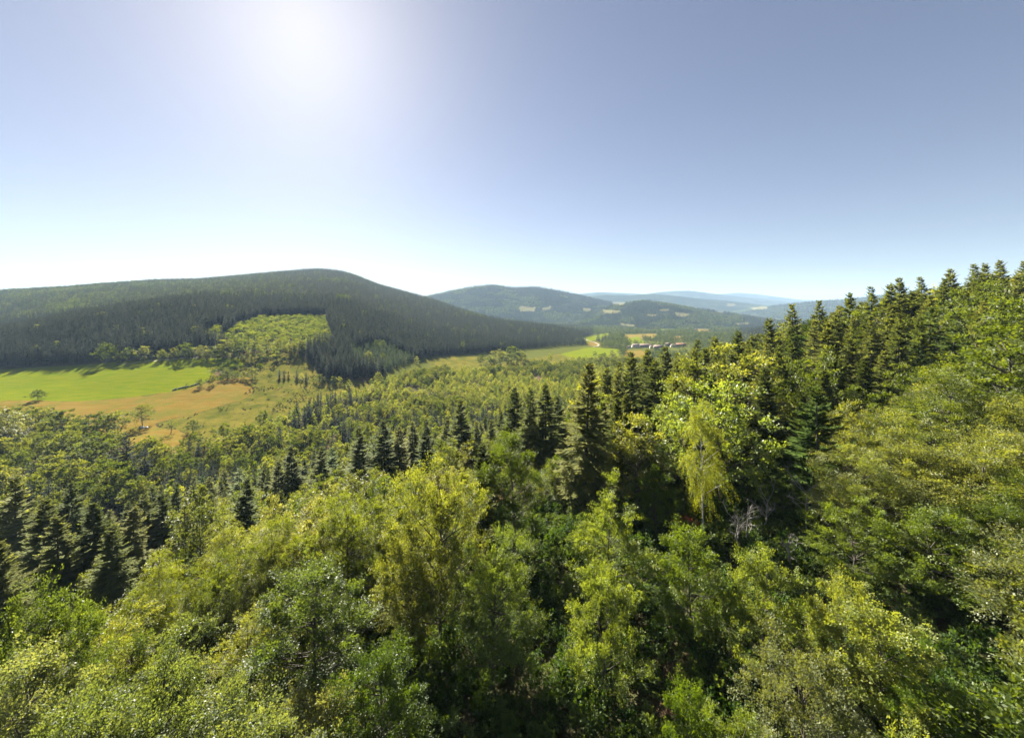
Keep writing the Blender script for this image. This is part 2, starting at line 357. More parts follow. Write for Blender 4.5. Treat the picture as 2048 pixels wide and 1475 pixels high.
hill('hill', [(1000,600),(1100,592),(1150,588),(1200,584),(1250,586),(1290,588),(1320,584),(1345,582),(1380,581),(1420,586),(1460,591),(1520,597),(1600,606)], 9000, 1600, 2000, -180)
hill('hill', [(1300,600),(1400,591),(1440,588),(1475,585),(1515,588),(1560,594),(1600,599),(1660,601),(1800,596),(2100,590)], 11500, 1800, 2000, -190)

# ------------------------------------------------------------------ foliage builders
def leaf_quads(P, A, Nn, L, W, fold=.15):
    S = nrm(np.cross(Nn, A)); L = np.asarray(L)[:, None]; W = np.asarray(W)[:, None]
    mid = P + A * L * .45
    v = np.stack([P, mid + S * W * .5 + Nn * W * fold, P + A * L, mid - S * W * .5 + Nn * W * fold], 1)
    return v.reshape(-1, 3)
def tube(path, r0, r1, k=6):
    path = np.asarray(path, float); n = len(path)
    tg = nrm(np.gradient(path, axis=0)); ref = np.where(np.abs(tg[:, 2:3]) > .9, [[1., 0, 0]], [[0, 0, 1.]])
    s = nrm(np.cross(tg, ref)); t = np.cross(tg, s)
    rr = np.linspace(r0, r1, n)[:, None, None]; a = np.linspace(0, 2 * np.pi, k, endpoint=False)[None, :, None]
    v = path[:, None] + rr * (np.cos(a) * s[:, None] + np.sin(a) * t[:, None])
    i = np.arange(n * k).reshape(n, k); j = np.roll(i, -1, 1)
    return v.reshape(-1, 3), np.stack([i[:-1], j[:-1], j[1:], i[1:]], -1).reshape(-1, 4)
def join(parts):
    vs, fs, o = [], [], 0
    for v, f in parts:
        vs.append(v); fs.append(f + o); o += len(v)
    return np.concatenate(vs), np.concatenate(fs)

def broadleaf(seed, H=16., R=5.5, h0=4., nc=50, ns=14, nl=60, L=.14, up=.55, flat=.7, pend=0., round_=.45, rt=.22, limbs=True, cr=.27, point=.45):
    """unit: metres. returns crown (verts, tint) and wood (verts, faces)"""
    r = np.random.default_rng(seed)
    c0 = h0 + (H - h0) * round_
    k = np.arange(nc) + .5; ph = k * 2.39996 + r.uniform(0, 6); cz = 1 - 2 * k / nc
    cz = np.clip(cz + r.normal(0, .12, nc), -.97, .97)
    d = np.stack([np.cos(ph) * np.sqrt(1 - cz ** 2), np.sin(ph) * np.sqrt(1 - cz ** 2), cz], -1)
    lob = 1 + .22 * np.sin(3 * ph + r.uniform(0, 6)) * np.sin(2.2 * cz + r.uniform(0, 6)) + r.normal(0, .09, nc)
    f = np.where(r.random(nc) < .78, r.uniform(.6, .95, nc), r.uniform(.2, .6, nc)) * lob
    vert = np.where(d[:, 2] > 0, H - c0, c0 - h0)
    C = np.stack([d[:, 0] * R * f, d[:, 1] * R * f, c0 + d[:, 2] * vert * f], -1)
    C[:, :2] *= (1 - point * np.clip(d[:, 2:3], 0, 1) ** 1.3) * (1 + .15 * np.clip(-d[:, 2:3], 0, 1))
    rc = R * cr * r.uniform(.7, 1.35, nc)
    n = nc * ns; ci = np.repeat(np.arange(nc), ns)
    out = nrm(C - np.array([0, 0, c0 - .2 * (c0 - h0)]))
    sd = nrm(r.normal(0, 1, (n, 3)) * [1, 1, flat] * .75 + out[ci] * .75 + np.array([0, 0, up]))
    if pend: sd = nrm(sd + np.array([0, 0, -pend]) * r.random((n, 1)))
    sl = rc[ci] * r.uniform(.7, 1.6, n)
    sb = C[ci] + r.normal(0, .22, (n, 3)) * rc[ci][:, None]
    upn = nrm(np.array([0, 0, 1.]) + r.normal(0, .25, (n, 3)) + out[ci] * .35)
    ss = nrm(np.cross(sd, upn)); sn = np.cross(ss, sd)
    m = n * nl; si = np.repeat(np.arange(n), nl)
    t = r.random(m) ** .75; side = r.uniform(-1, 1, m)
    w = sl[si] * .27 * (1 - .5 * t) + .04
    P = sb[si] + sd[si] * (sl[si] * t)[:, None] + ss[si] * (side * w)[:, None] + sn[si] * (r.normal(0, .07, m) * sl[si])[:, None]
    P[:, 2] -= (.18 + pend * .8) * t ** 2 * sl[si]
    A = nrm(sd[si] * .7 + ss[si] * (np.sign(side) * .7)[:, None] + r.normal(0, .45, (m, 3)) + np.array([0, 0, -.15 - pend]))
    Nn = nrm(sn[si] + r.normal(0, .33, (m, 3))); Nn = nrm(Nn - A * (Nn * A).sum(-1, keepdims=True))
    LL = L * r.uniform(.7, 1.3, m)
    v = leaf_quads(P, A, Nn, LL, LL * .62)
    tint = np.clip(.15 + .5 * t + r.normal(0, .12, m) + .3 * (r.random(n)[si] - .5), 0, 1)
    # wood
    H1 = c0 + (H - c0) * .55; bend = r.normal(0, .25, (7, 2)).cumsum(0) * .35
    tp = np.column_stack([bend, np.linspace(-.4, H1, 7)]); tp[0, :2] = 0; tp[1, :2] *= .3
    parts = [tube(tp, rt, rt * .25, 7)]
    if limbs:
        for q in range(nc):
            z0 = min(max(C[q, 2] - np.hypot(C[q, 0], C[q, 1]) * r.uniform(.5, .9), h0 * .7), H1)
            b0 = np.array([np.interp(z0, tp[:, 2], tp[:, 0]), np.interp(z0, tp[:, 2], tp[:, 1]), z0])
            mid = (b0 + C[q]) / 2 + np.array([0, 0, .08 * R]) * r.uniform(-1, .6) + r.normal(0, .03 * R, 3)
            tt = np.linspace(0, 1, 5)[:, None]
            parts.append(tube(b0 * (1 - tt) ** 2 + 2 * mid * tt * (1 - tt) + C[q] * tt ** 2, rt * .32, rt * .08, 4))
    return v, np.repeat(tint, 4), join(parts)

def conifer(seed, H=22., R=3.6, h0=1.5, dz=.5, nb=6, nt=9, twig=2, width=.2, top=0.0, droop=.22, thin=0.0):
    r = np.random.default_rng(seed)
    zs = np.arange(h0, H * .985, dz); VS, TS = [], []
    for z in zs:
        t = (z - h0) / (H - h0)
        prof = (1 - t) ** .84 * (1 - .35 * max(0, .18 - t) / .18) + .03
        if top and t > .8: prof = max(prof, .17 * (1 - (t - .8) / .22 * .6))
        for b in range(nb):
            if r.random() < thin: continue
            az = r.uniform(0, 2 * np.pi); Lb = R * prof * r.uniform(.5, 1.2) * (1 + .18 * math.sin(z * 1.9 + seed) * math.sin(az + z)) + .12
            el = -.28 + .95 * t ** 1.3 + r.normal(0, .17)
            hd = np.array([math.cos(az), math.sin(az), 0.]); sd = np.array([-math.sin(az), math.cos(az), 0.])
            s = np.clip(np.linspace(.18, .97, nt) + r.normal(0, .02, nt), .1, .99)
            base = np.array([0, 0, min(z + r.uniform(-.6, .6) * dz, H * .985)])
            def pos(s): return base + hd * (Lb * s)[:, None] + np.array([0, 0, 1.]) * (Lb * (math.tan(el) * s - droop * (1 - t) * s ** 2 + .16 * s ** 3))[:, None]
            P = pos(s); fw = nrm(pos(s + .02) - P)
            lt = (.50 * Lb * (1 - s) ** .8 + .10 + .05 * Lb) * r.uniform(.75, 1.2, nt)
            for sg in (-1, 1, 0):
                if sg == 0: A = nrm(fw + r.normal(0, .1, (nt, 3))); l = np.full(nt, Lb * .9 / nt * 1.5 + .1)
                else: A = nrm(fw * .75 + sd * sg * .8 + np.array([0, 0, -.15]) + r.normal(0, .12, (nt, 3))); l = lt
                for q in range(twig if sg else 1):
                    A2 = nrm(A + r.normal(0, .22, (nt, 3)) * (q > 0)); l2 = l * (1 if q == 0 else r.uniform(.5, .9))
                    Nn = nrm(np.array([0, 0, 1.]) + r.normal(0, .35, (nt, 3))); Nn = nrm(Nn - A2 * (Nn * A2).sum(-1, keepdims=True))
                    VS.append(leaf_quads(P + r.normal(0, .02, (nt, 3)), A2, Nn, l2, np.minimum(width * r.uniform(.8, 1.3, nt), l2 * .7), -.2))
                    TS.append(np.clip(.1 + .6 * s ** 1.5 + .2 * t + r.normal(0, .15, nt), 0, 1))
    v = np.concatenate(VS); tint = np.repeat(np.concatenate(TS), 4)
    pth = np.column_stack([np.zeros(6), np.zeros(6), np.linspace(-.4, H * .99, 6)])
    return v, tint, tube(pth, .012 * H + .03, .015, 7)

def quads(n): return np.arange(n).reshape(-1, 4)
class Model:                       # crown mesh + trunk mesh for single trees, both joined for the far masses
    def __init__(s, name, data, leaf, bark, H):
        s.v, s.t, (s.wv, s.wf) = data; s.leaf, s.bark, s.name = leaf, bark, name; s.H = float(np.percentile(s.v[:, 2], 99.8))
        s.R = np.percentile(np.hypot(s.v[:, 0], s.v[:, 1]), 90 if 'fir' in name else 97); s._c = s._t = s._j = None
    def crown(s):
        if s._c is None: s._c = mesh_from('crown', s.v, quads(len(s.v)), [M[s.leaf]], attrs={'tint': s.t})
        return s._c
    def trunk(s):
        if s._t is None: s._t = mesh_from('trunk', s.wv, s.wf, [M[s.bark]], smooth=True)
        return s._t
    def joined(s):
        if s._j is None:
            nv = len(s.v); f = np.concatenate([quads(nv), s.wf + nv])
            s._j = mesh_from(s.name, np.concatenate([s.v, s.wv]), f, [M[s.leaf], M[s.bark]], np.r_[np.zeros(nv // 4), np.ones(len(s.wf))],
                             {'tint': np.r_[s.t, np.zeros(len(s.wv))]})
        return s._j
MODELS = {}
def models(key, gens, leaf, bark):
    MODELS[key] = [Model(key, g(), leaf, bark, H) for g, H in gens]
B = lambda seed, **k: (lambda: broadleaf(seed, **k), k.get('H', 16.))
K = lambda seed, **k: (lambda: conifer(seed, **k), k.get('H', 22.))
models('beech_near', [B(1, R=6., nc=80, ns=16, nl=52, L=.145, cr=.2), B(2, R=5.4, H=17., nc=72, ns=16, nl=52, L=.145, cr=.2, up=.7), B(3, R=6.2, H=15., h0=3., nc=84, ns=15, nl=52, L=.145, cr=.19, flat=.5), B(4, R=6., H=15., h0=2., nc=70, ns=17, nl=56, L=.15, cr=.24, flat=.12, up=.08, point=.3)], 'beech', 'bark')
models('rowan_near', [B(11, H=10., R=4.2, h0=1.2, nc=54, ns=13, nl=48, L=.135, cr=.21, rt=.1, up=.8), B(12, H=11., R=3.8, h0=1.5, nc=54, ns=13, nl=48, L=.13, cr=.21, rt=.1, up=.9, round_=.4)], 'rowan', 'bark')
models('sallow_near', [B(21, H=10., R=4.4, h0=1., nc=54, ns=13, nl=46, L=.13, cr=.22, rt=.12, up=.6)], 'sallow', 'bark')
models('golden_near', [B(31, H=20., R=4.2, h0=5.2, nc=46, ns=16, nl=50, L=.12, rt=.17, up=.3, pend=.75, cr=.26, round_=.5)], 'golden', 'pale_bark')
models('beech_med', [B(41, R=5.6, nc=60, ns=9, nl=20, L=.3, cr=.21), B(42, R=5., H=17., nc=56, ns=9, nl=20, L=.3, cr=.21, up=.7), B(43, R=6., H=14., h0=2.5, nc=60, ns=9, nl=18, L=.3, cr=.21, flat=.5)], 'beech', 'bark')
models('sallow_med', [B(44, H=10., R=4.2, h0=1., nc=36, ns=10, nl=18, L=.3, rt=.12)], 'sallow', 'bark')
models('oak_mid', [B(51, H=12., R=5.2, h0=1.6, nc=40, ns=8, nl=10, L=.5, cr=.22, limbs=False, up=.7), B(52, H=11., R=4.6, h0=1.2, nc=36, ns=8, nl=10, L=.5, cr=.22, limbs=False), B(53, H=13., R=4.8, h0=1.5, nc=38, ns=8, nl=10, L=.5, cr=.22, limbs=False)], 'oak', 'bark')
models('birch_mid', [B(61, H=9., R=2.3, h0=.8, nc=26, ns=7, nl=9, L=.4, cr=.24, limbs=False, rt=.09, round_=.4), B(62, H=8., R=2.5, h0=.6, nc=26, ns=7, nl=9, L=.4, cr=.24, limbs=False, rt=.09), B(63, H=9.5, R=2.0, h0=1., nc=24, ns=7, nl=9, L=.4, cr=.24, limbs=False, rt=.09, round_=.35)], 'birch', 'pale_bark')
models('lone_mid', [B(71, H=13., R=5.4, h0=2.6, nc=34, ns=9, nl=12, L=.42), B(72, H=8., R=4., h0=2.4, nc=16, ns=7, nl=9, L=.34, rt=.2)], 'oak', 'bark')
models('oak_far', [B(81, H=12., R=5.4, h0=.8, nc=14, ns=5, nl=4, L=1.3, limbs=False), B(82, H=11., R=5., h0=.6, nc=12, ns=5, nl=4, L=1.3, limbs=False)], 'far_oak', 'bark')
models('bush_far', [B(85, H=4., R=2.2, h0=.1, nc=12, ns=5, nl=5, L=.6, limbs=False, rt=.06), B(86, H=5., R=2., h0=.1, nc=12, ns=5, nl=5, L=.6, limbs=False, rt=.06)], 'scrub', 'bark')
models('fir_near', [K(101, H=24., R=4.3, dz=.36, nb=7, nt=11, twig=2, width=.19), K(102, H=22., R=3.4, h0=3., dz=.4, nb=7, nt=10, width=.19, thin=.12, top=1), K(103, H=20., R=3.8, dz=.36, nb=7, nt=10, width=.19)], 'fir', 'bark')
models('young_fir_near', [K(111, H=17., R=4.2, h0=.5, nt=11, width=.2)], 'young_fir', 'bark')
models('fir_med', [K(121, H=22., R=3.9, dz=.4, nb=7, nt=7, twig=1, width=.3), K(122, H=22., R=3.3, h0=3, dz=.4, nb=7, nt=7, twig=1, width=.28, top=1, thin=.12), K(123, H=20., R=3.6, dz=.4, nb=7, nt=7, twig=1, width=.3)], 'fir', 'bark')
models('young_fir_med', [K(126, H=14., R=3., dz=.5, nb=6, nt=6, twig=1, width=.34)], 'young_fir', 'bark')
models('spruce_mid', [K(131, H=20., R=3.2, dz=.85, nb=6, nt=3, twig=1, width=.75), K(132, H=21., R=2.8, h0=2, dz=.85, nb=6, nt=3, twig=1, width=.75), K(133, H=19., R=3.3, dz=.85, nb=6, nt=3, twig=1, width=.75)], 'spruce', 'bark')
models('spruce_far', [K(141, H=20., R=3.4, dz=2., nb=4, nt=2, twig=1, width=1.8), K(142, H=20., R=3., dz=2., nb=4, nt=2, twig=1, width=1.8)], 'spruce', 'bark')
models('young_spruce_mid', [K(136, H=12., R=2.4, dz=.8, nb=6, nt=3, twig=1, width=.6)], 'young_spruce', 'bark')
models('rust_bush', [B(94, H=2.6, R=1.8, h0=.1, nc=14, ns=7, nl=10, L=.2, limbs=False, rt=.03)], 'rust', 'bark')
models('bracken', [B(91, H=1.3, R=1.1, h0=.05, nc=14, ns=6, nl=8, L=.22, limbs=False, rt=.02), B(92, H=2.2, R=1.3, h0=.05, nc=16, ns=7, nl=8, L=.22, limbs=False, rt=.03)], 'bracken', 'bark')
print('models', round(time.time() - T0, 1), sum((len(m.v) // 4 * 2 + len(m.wf) * 2) for ml in MODELS.values() for m in ml))

# ------------------------------------------------------------------ planting
def at_pixel(px, py, y0=230.):
    Ys = np.exp(np.linspace(math.log(y0), math.log(3500), 1500)); g = py_of(ground_z((px - CX) / F * Ys, Ys), Ys)
    i = int(np.argmax(g <= py)); Y = Ys[i]; X = (px - CX) / F * Y
    return X, Y, float(ground_z(X, Y))
TREES = []           # dict(kind, X, Y, H, R, label)
def plant(kind, px, top, Y, width=None, model=None, label=None, H=None, X=None, col=None, lm=None, tilt=0, cat=None):
    X = (px - CX) / F * Y if X is None else X
    z = float(ground_z(X, Y))
    if H is None: H = -(top - HZ) / F * Y - z
    t = dict(kind=kind, X=X, Y=Y, z=z, H=H, R=(width / 2 / F * Y if width else None), model=model, label=label, col=col, lm=lm, cat=cat)
    TREES.append(t); return t
HERO = []
def hero(*a, **k): HERO.append(plant(*a, **k))
# -- broadleaved trees close to the camera: (kind, column, row of its top, distance, width)
for row in [
 ('beech', 880, 915, 42, 225), ('beech', 1030, 862, 56, 150), ('beech', 690, 985, 48, 195), ('beech', 620, 1130, 33, 280),
 ('beech', 300, 1270, 27, 350), ('beech', 90, 1165, 31, 280), ('beech', 40, 1300, 25, 330), ('beech', 985, 1060, 36, 190),
 ('golden', 447, 1035, 58, 110), ('golden', 320, 1100, 49, 120), ('sallow', 400, 975, 70, 150), ('sallow', 548, 985, 64, 110),
 ('beech', 1440, 748, 62, 240), ('beech', 1275, 828, 66, 160), ('golden', 1408, 798, 52, 104), ('beech', 1365, 775, 70, 170), ('rowan', 1215, 948, 44, 185),
 ('rowan', 1205, 1128, 33, 185), ('rowan', 1385, 1055, 38, 190), ('rowan', 1530, 1105, 33, 200), ('birchy', 1705, 985, 42, 170),
 ('rowan', 1755, 1200, 28, 290), ('sallow', 1610, 1290, 25, 260), ('rowan', 1870, 1020, 38, 280), ('rowan', 1380, 1370, 24, 160),
 ('rowan', 1980, 1395, 25, 240), ('rowan', 1680, 1150, 31, 170), ('beech', 1800, 825, 50, 260), ('beech', 1910, 735, 55, 260),
 ('beech', 2015, 655, 58, 260), ('beech', 1960, 860, 42, 300), ('beech', 2060, 800, 45, 260), ('beech', 2060, 950, 36, 260),
 ('beech', 1745, 905, 46, 200), ('beech', 2080, 580, 68, 240), ('rowan', 1480, 1400, 24, 230), ('beech', 160, 1390, 22, 420), ('beech', 480, 1400, 22, 360),
 ('beech', 760, 1290, 27, 240), ('rowan', 1560, 960, 58, 120), ('rowan', 1310, 935, 58, 100), ('rowan', 1870, 1290, 25, 180),
 ('beech', 820, 1050, 40, 150), ('beech', 560, 1040, 52, 160), ('beech', 190, 1215, 38, 260), ('sallow', 1690, 950, 50, 130), ('beech', 1480, 690, 84, 200), ('beech', 1620, 700, 80, 140), ('beech', 1960, 560, 96, 160), ('beech', 1340, 800, 84, 120)]:
    hero(*row, model=3 if row[0] == 'beech' and row[1] > 1730 else None, col={(620, 1130): (.85, .9, 2.0), (300, 1270): (.85, .9, 2.0), (90, 1165): (.85, .9, 1.6), (40, 1300): (.8, .85, 1.9), (160, 1390): (.8, .85, 2.0), (480, 1400): (.8, .85, 1.8), (1440, 748): (.85, 1.0, 1.0), (1365, 775): (.8, .95, 1.0), (985, 1060): (.8, .92, 1.1), (760, 1290): (.8, .9, 1.3), (1980, 1395): (.75, .9, 1.1), (1870, 1290): (.8, .95, 1.0)}.get(row[1:3]))
# -- firs
for row in [
 ('fir', 1168, 726, 70, 130), ('fir', 1055, 772, 95, 80), ('fir', 1028, 775, 104, 60), ('fir', 1092, 764, 100, 80), ('fir', 1118, 790, 108, 70),
 ('fir', 1215, 735, 100, 80), ('fir', 1262, 702, 112, 90), ('fir', 1300, 698, 118, 80), ('fir', 1240, 722, 126, 70), ('fir', 1330, 692, 124, 80), ('fir', 1385, 678, 126, 90),
 ('fir', 720, 852, 104, 80), ('fir', 772, 838, 108, 80), ('fir', 800, 850, 112, 70), ('fir', 852, 838, 104, 100), ('fir', 826, 842, 124, 60),
 ('fir', 925, 798, 112, 80), ('fir', 890, 832, 128, 60), ('fir', 985, 838, 112, 80), ('fir', 955, 842, 122, 60), ('fir', 965, 888, 58, 110), ('fir', 1005, 822, 126, 60),
 ('fir', 640, 892, 112, 70), ('fir', 588, 888, 112, 90), ('fir', 484, 958, 80, 100), ('fir', 560, 915, 124, 60), ('fir', 530, 925, 118, 60), ('spruce', 255, 862, 195, 70), ('spruce', 290, 885, 190, 40),
 ('fir', 80, 1000, 75, 130), ('fir', 120, 1035, 68, 130), ('fir', 190, 1005, 72, 130), ('fir', 262, 1012, 75, 110), ('fir', 290, 985, 84, 90), ('fir', 335, 980, 86, 110),
 ('fir', 30, 950, 96, 110), ('fir', 225, 1050, 64, 130), ('fir', 150, 960, 100, 90), ('fir', 420, 985, 88, 70), ('fir', 15, 1080, 56, 120), ('fir', 370, 1010, 78, 80),
 ('young_fir', 1640, 772, 58, 150), ('fir', 1535, 735, 74, 110), ('fir', 1560, 690, 92, 100), ('fir', 1500, 668, 112, 100), ('fir', 1590, 655, 106, 90), ('fir', 1625, 640, 110, 100), ('fir', 1470, 660, 122, 80), ('fir', 1430, 672, 128, 70),
 ('fir', 1700, 665, 92, 120), ('fir', 1745, 640, 98, 120), ('fir', 1800, 625, 102, 120), ('fir', 1670, 690, 84, 100), ('fir', 1860, 590, 108, 120), ('fir', 1925, 565, 112, 120), ('fir', 1770, 700, 80, 110), ('fir', 1720, 720, 76, 100),
 ('fir', 1530, 635, 126, 80), ('fir', 1588, 607, 124, 100), ('fir', 1645, 600, 132, 70), ('fir', 1690, 585, 128, 110), ('fir', 1748, 572, 130, 90), ('fir', 1772, 568, 126, 80),
 ('fir', 1802, 555, 134, 90), ('fir', 1850, 553, 140, 80), ('fir', 1905, 537, 136, 90), ('fir', 1948, 528, 130, 90), ('fir', 1968, 526, 138, 80), ('fir', 2002, 520, 140, 60), ('fir', 2046, 522, 132, 80), ('fir', 1880, 556, 124, 90), ('fir', 1830, 580, 120, 90), ('fir', 2090, 510, 136, 100),
 ('young_fir', 1000, 1385, 32, 90), ('young_fir', 1020, 1420, 29, 80), ('fir', 1400, 705, 118, 80), ('fir', 1350, 725, 108, 80), ('fir', 1440, 700, 112, 80)]:
    hero(*row[:4], row[4] * 1.25)
# -- single trees and bushes of the meadow and its hedges
for row in [
 ('lone', 285, 808, 852, 44, 0), ('lone', 342, 836, 866, 30, 1), ('oak', 386, 838, 864, 36), ('oak', 76, 778, 800, 34), ('oak', 400, 757, 774, 18), ('bush', 373, 766, 774, 9),
 ('oak', 428, 733, 752, 26), ('oak', 445, 730, 749, 24), ('oak', 455, 740, 758, 28), ('oak', 472, 740, 757, 26), ('oak', 505, 733, 757, 26), ('oak', 488, 742, 758, 22), ('bush', 481, 727, 738, 16), ('oak', 425, 746, 768, 20), ('bush', 440, 752, 762, 16),
 ('spruce', 559, 738, 757, 14), ('spruce', 568, 739, 757, 14), ('spruce', 577, 742, 757, 12), ('spruce', 594, 738, 760, 18), ('spruce', 612, 744, 764, 22), ('birch', 603, 746, 760, 12),
 ('birch', 669, 751, 769, 15), ('birch', 680, 752, 768, 10), ('birch', 697, 759, 777, 15), ('bush', 675, 765, 772, 14), ('bush', 688, 767, 774, 10), ('oak', 757, 743, 768, 26), ('oak', 640, 748, 766, 20), ('bush', 628, 755, 766, 12), ('bush', 540, 742, 750, 10), ('bush', 655, 790, 800, 14), ('bush', 630, 798, 810, 16), ('bush', 520, 726, 736, 14),
 ('oak', 258, 694, 722, 50), ('oak', 285, 692, 721, 42), ('oak', 212, 684, 726, 46), ('oak', 323, 698, 722, 28), ('oak', 349, 695, 719, 26), ('oak', 372, 684, 718, 34), ('oak', 414, 700, 720, 30), ('oak', 452, 678, 716, 44), ('oak', 478, 678, 716, 36),
 ('oak', 435, 690, 718, 40), ('oak', 510, 682, 718, 34), ('oak', 400, 690, 716, 34), ('oak', 236, 706, 726, 16), ('birch', 524, 700, 722, 16), ('birch', 548, 692, 724, 18), ('oak', 496, 707, 722, 18), ('oak', 560, 676, 710, 40), ('oak', 600, 678, 710, 40), ('oak', 585, 684, 712, 34), ('oak', 535, 676, 706, 30),
 ('oak', 1000, 698, 735, 46), ('oak', 1022, 692, 733, 52), ('oak', 1042, 700, 733, 40), ('oak', 980, 712, 736, 26), ('oak', 962, 708, 728, 18), ('oak', 925, 680, 706, 20), ('birch', 834, 712, 728, 12), ('oak', 1068, 716, 735, 26), ('birch', 1100, 706, 728, 14), ('oak', 1225, 704, 722, 26), ('oak', 1205, 706, 722, 22), ('oak', 1190, 702, 718, 16),
 ('oak', 195, 825, 880, 84), ('oak', 228, 823, 878, 66), ('oak', 160, 838, 884, 74), ('oak', 120, 820, 870, 64), ('oak', 75, 815, 866, 74), ('sallow_mid', 10, 815, 900, 110), ('oak', 45, 822, 870, 58), ('oak', 110, 905, 975, 110), ('oak', 30, 900, 965, 110), ('oak', 190, 870, 940, 140), ('oak', 130, 862, 930, 90)]:
    hero(row[0], row[1], row[2], at_pixel(row[1], row[3], 150.)[1], row[4], model=row[5] if len(row) > 5 else None)
hero('rust', 1375, 1032, 57, 70); hero('rust', 1395, 1040, 56, 40)
occ = np.array([(t['X'], t['Y'], (t['R'] or 2)) for t in TREES])
def inpoly(px, py, poly): return sdf_poly(np.asarray(px, float), np.asarray(py, float), poly, 1.0) > 0
# sight lines over the bare ground: a tree is kept only where its top clears the ground in front of it
_cu = np.arange(-300, 2400, 12.0); _cy = np.exp(np.linspace(math.log(15), math.log(3200), 300))
_CU, _CY = np.meshgrid(_cu, _cy, indexing='ij'); _pg = py_of(ground_z((_CU - CX) / F * _CY, _CY), _CY)
_mn = np.minimum.accumulate(_pg, axis=1)
def visible(X, Y, Z, H, margin=4):
    u = np.clip(((px_of(X, Y) - _cu[0]) / 12).round().astype(int), 0, len(_cu) - 1)
    v = np.clip(np.searchsorted(_cy, Y * .985), 0, len(_cy) - 1)
    return py_of(Z + H, Y) < _mn[u, v] + margin
def jgrid(x0, x1, y0, y1, s, seed, wedge=1.42):
    r = np.random.default_rng(seed)
    x, y = np.meshgrid(np.arange(x0, x1, s), np.arange(y0, y1, s)); x = x + r.uniform(-.45, .45, x.shape) * s; y = y + r.uniform(-.45, .45, y.shape) * s
    x, y = x.ravel(), y.ravel(); k = np.abs(x) < y * wedge + 14
    return x[k], y[k]
ANYFIELD = ('green', 'dry', 'heath', 'clearing')
def free_of_fields(X, Y, Z, m=2.0):
    ok = np.ones(len(X), bool)
    for k in ANYFIELD: ok &= field_sdf(k, X, Y, Z) < -m
    return ok
def clear_of(X, Y, f=.75):
    ok = np.ones(len(X), bool)
    for (a, b, r) in occ: ok &= np.hypot(X - a, Y - b) > r * f
    return ok
GAP = [(1330, 1010), (1660, 960), (1700, 1120), (1640, 1170), (1480, 1150), (1330, 1120)]
SCAT = []
def scatter(X, Y, kinds, H, seed):
    Z = ground_z(X, Y)
    for x, y, z, k, h in zip(X, Y, Z, kinds, H): SCAT.append(dict(kind=k, X=float(x), Y=float(y), z=float(z), H=float(h), R=None, model=None, label=None, col=None, lm=None, cat=None))
# near hillside fill
r = np.random.default_rng(21)
X, Y = jgrid(-330, 330, 14, 230, 5.8, 31); Z = ground_z(X, Y); pxs, pys = px_of(X, Y), py_of(Z, Y)
nh_ = np.interp(Y, _yy, _zz) + np.interp(X, _xx, _gg); onhill = nh_ > valley(X, Y) + 2
k = onhill & clear_of(X, Y, .72) & ~inpoly(pxs, pys, GAP) & ((Y > 58) | (pxs < 800) | (pxs > 1750)) & ~((Y < 34) & (np.abs(pxs - 1000) < 330))
X, Y, Z, pxs = X[k], Y[k], Z[k], pxs[k]
cn = fbm(X / 45, Y / 45, 3, 3); con = cn + np.where(Y > 72, .12, -.25) + np.where((pxs > 1150) & (Y > 90), .12, 0) > .5
con = np.where((pxs > 1180) & (Y > 84), r.random(len(X)) < .88, con)
con &= ~((pxs > 1780) & (Y < 85)); con &= ~((pxs < 760) & (r.random(len(X)) < .6))
H = np.where(con, r.uniform(8, 21, len(X)), r.uniform(8.5, 14, len(X)))
sky_py = np.interp(pxs, [1150,1180,1250,1300,1385,1475,1530,1590,1690,1750,1850,1948,2048,2300], [760,740,722,706,688,668,650,622,600,588,570,545,535,520])
lim = -(sky_py + r.uniform(2, 26, len(X)) - HZ) / F * Y - Z
ridge = (pxs > 1180) & (Y > 84)
H = np.where(ridge, np.minimum(r.uniform(15, 26, len(X)), lim), H); H = np.where(ridge, np.maximum(H, 6), H)
kinds = np.where(con, np.where(r.random(len(X)) < .14, 'young_fir', 'fir'), np.where(r.random(len(X)) < .16, 'sallow', np.where((Y > 120) & (r.random(len(X)) < .5), 'birch', 'beech')))
H = np.where((kinds == 'birch') & ~ridge, r.uniform(7, 11, len(X)), H)
row_min = np.where(Y < 72, np.interp(pxs, [0, 350, 420, 600, 640, 1060, 1080, 1330, 1340, 2048], [1110, 1110, 1030, 1000, 985, 985, 1030, 1030, 700, 560]), np.where(Y < 100, np.interp(pxs, [0, 350, 600, 1060, 1150, 1160], [1000, 985, 940, 920, 900, 600]), np.interp(pxs, [0, 400, 700, 1000, 1150, 1160], [930, 930, 870, 820, 780, 500])))
H = np.minimum(H, -(row_min + r.uniform(0, 22, len(X)) - HZ) / F * Y - Z)
kk = visible(X, Y, Z, H, 10) & (H > 4) & ((Y > 60) | (r.random(len(X)) < .45)); scatter(X[kk], Y[kk], kinds[kk], H[kk], 1)
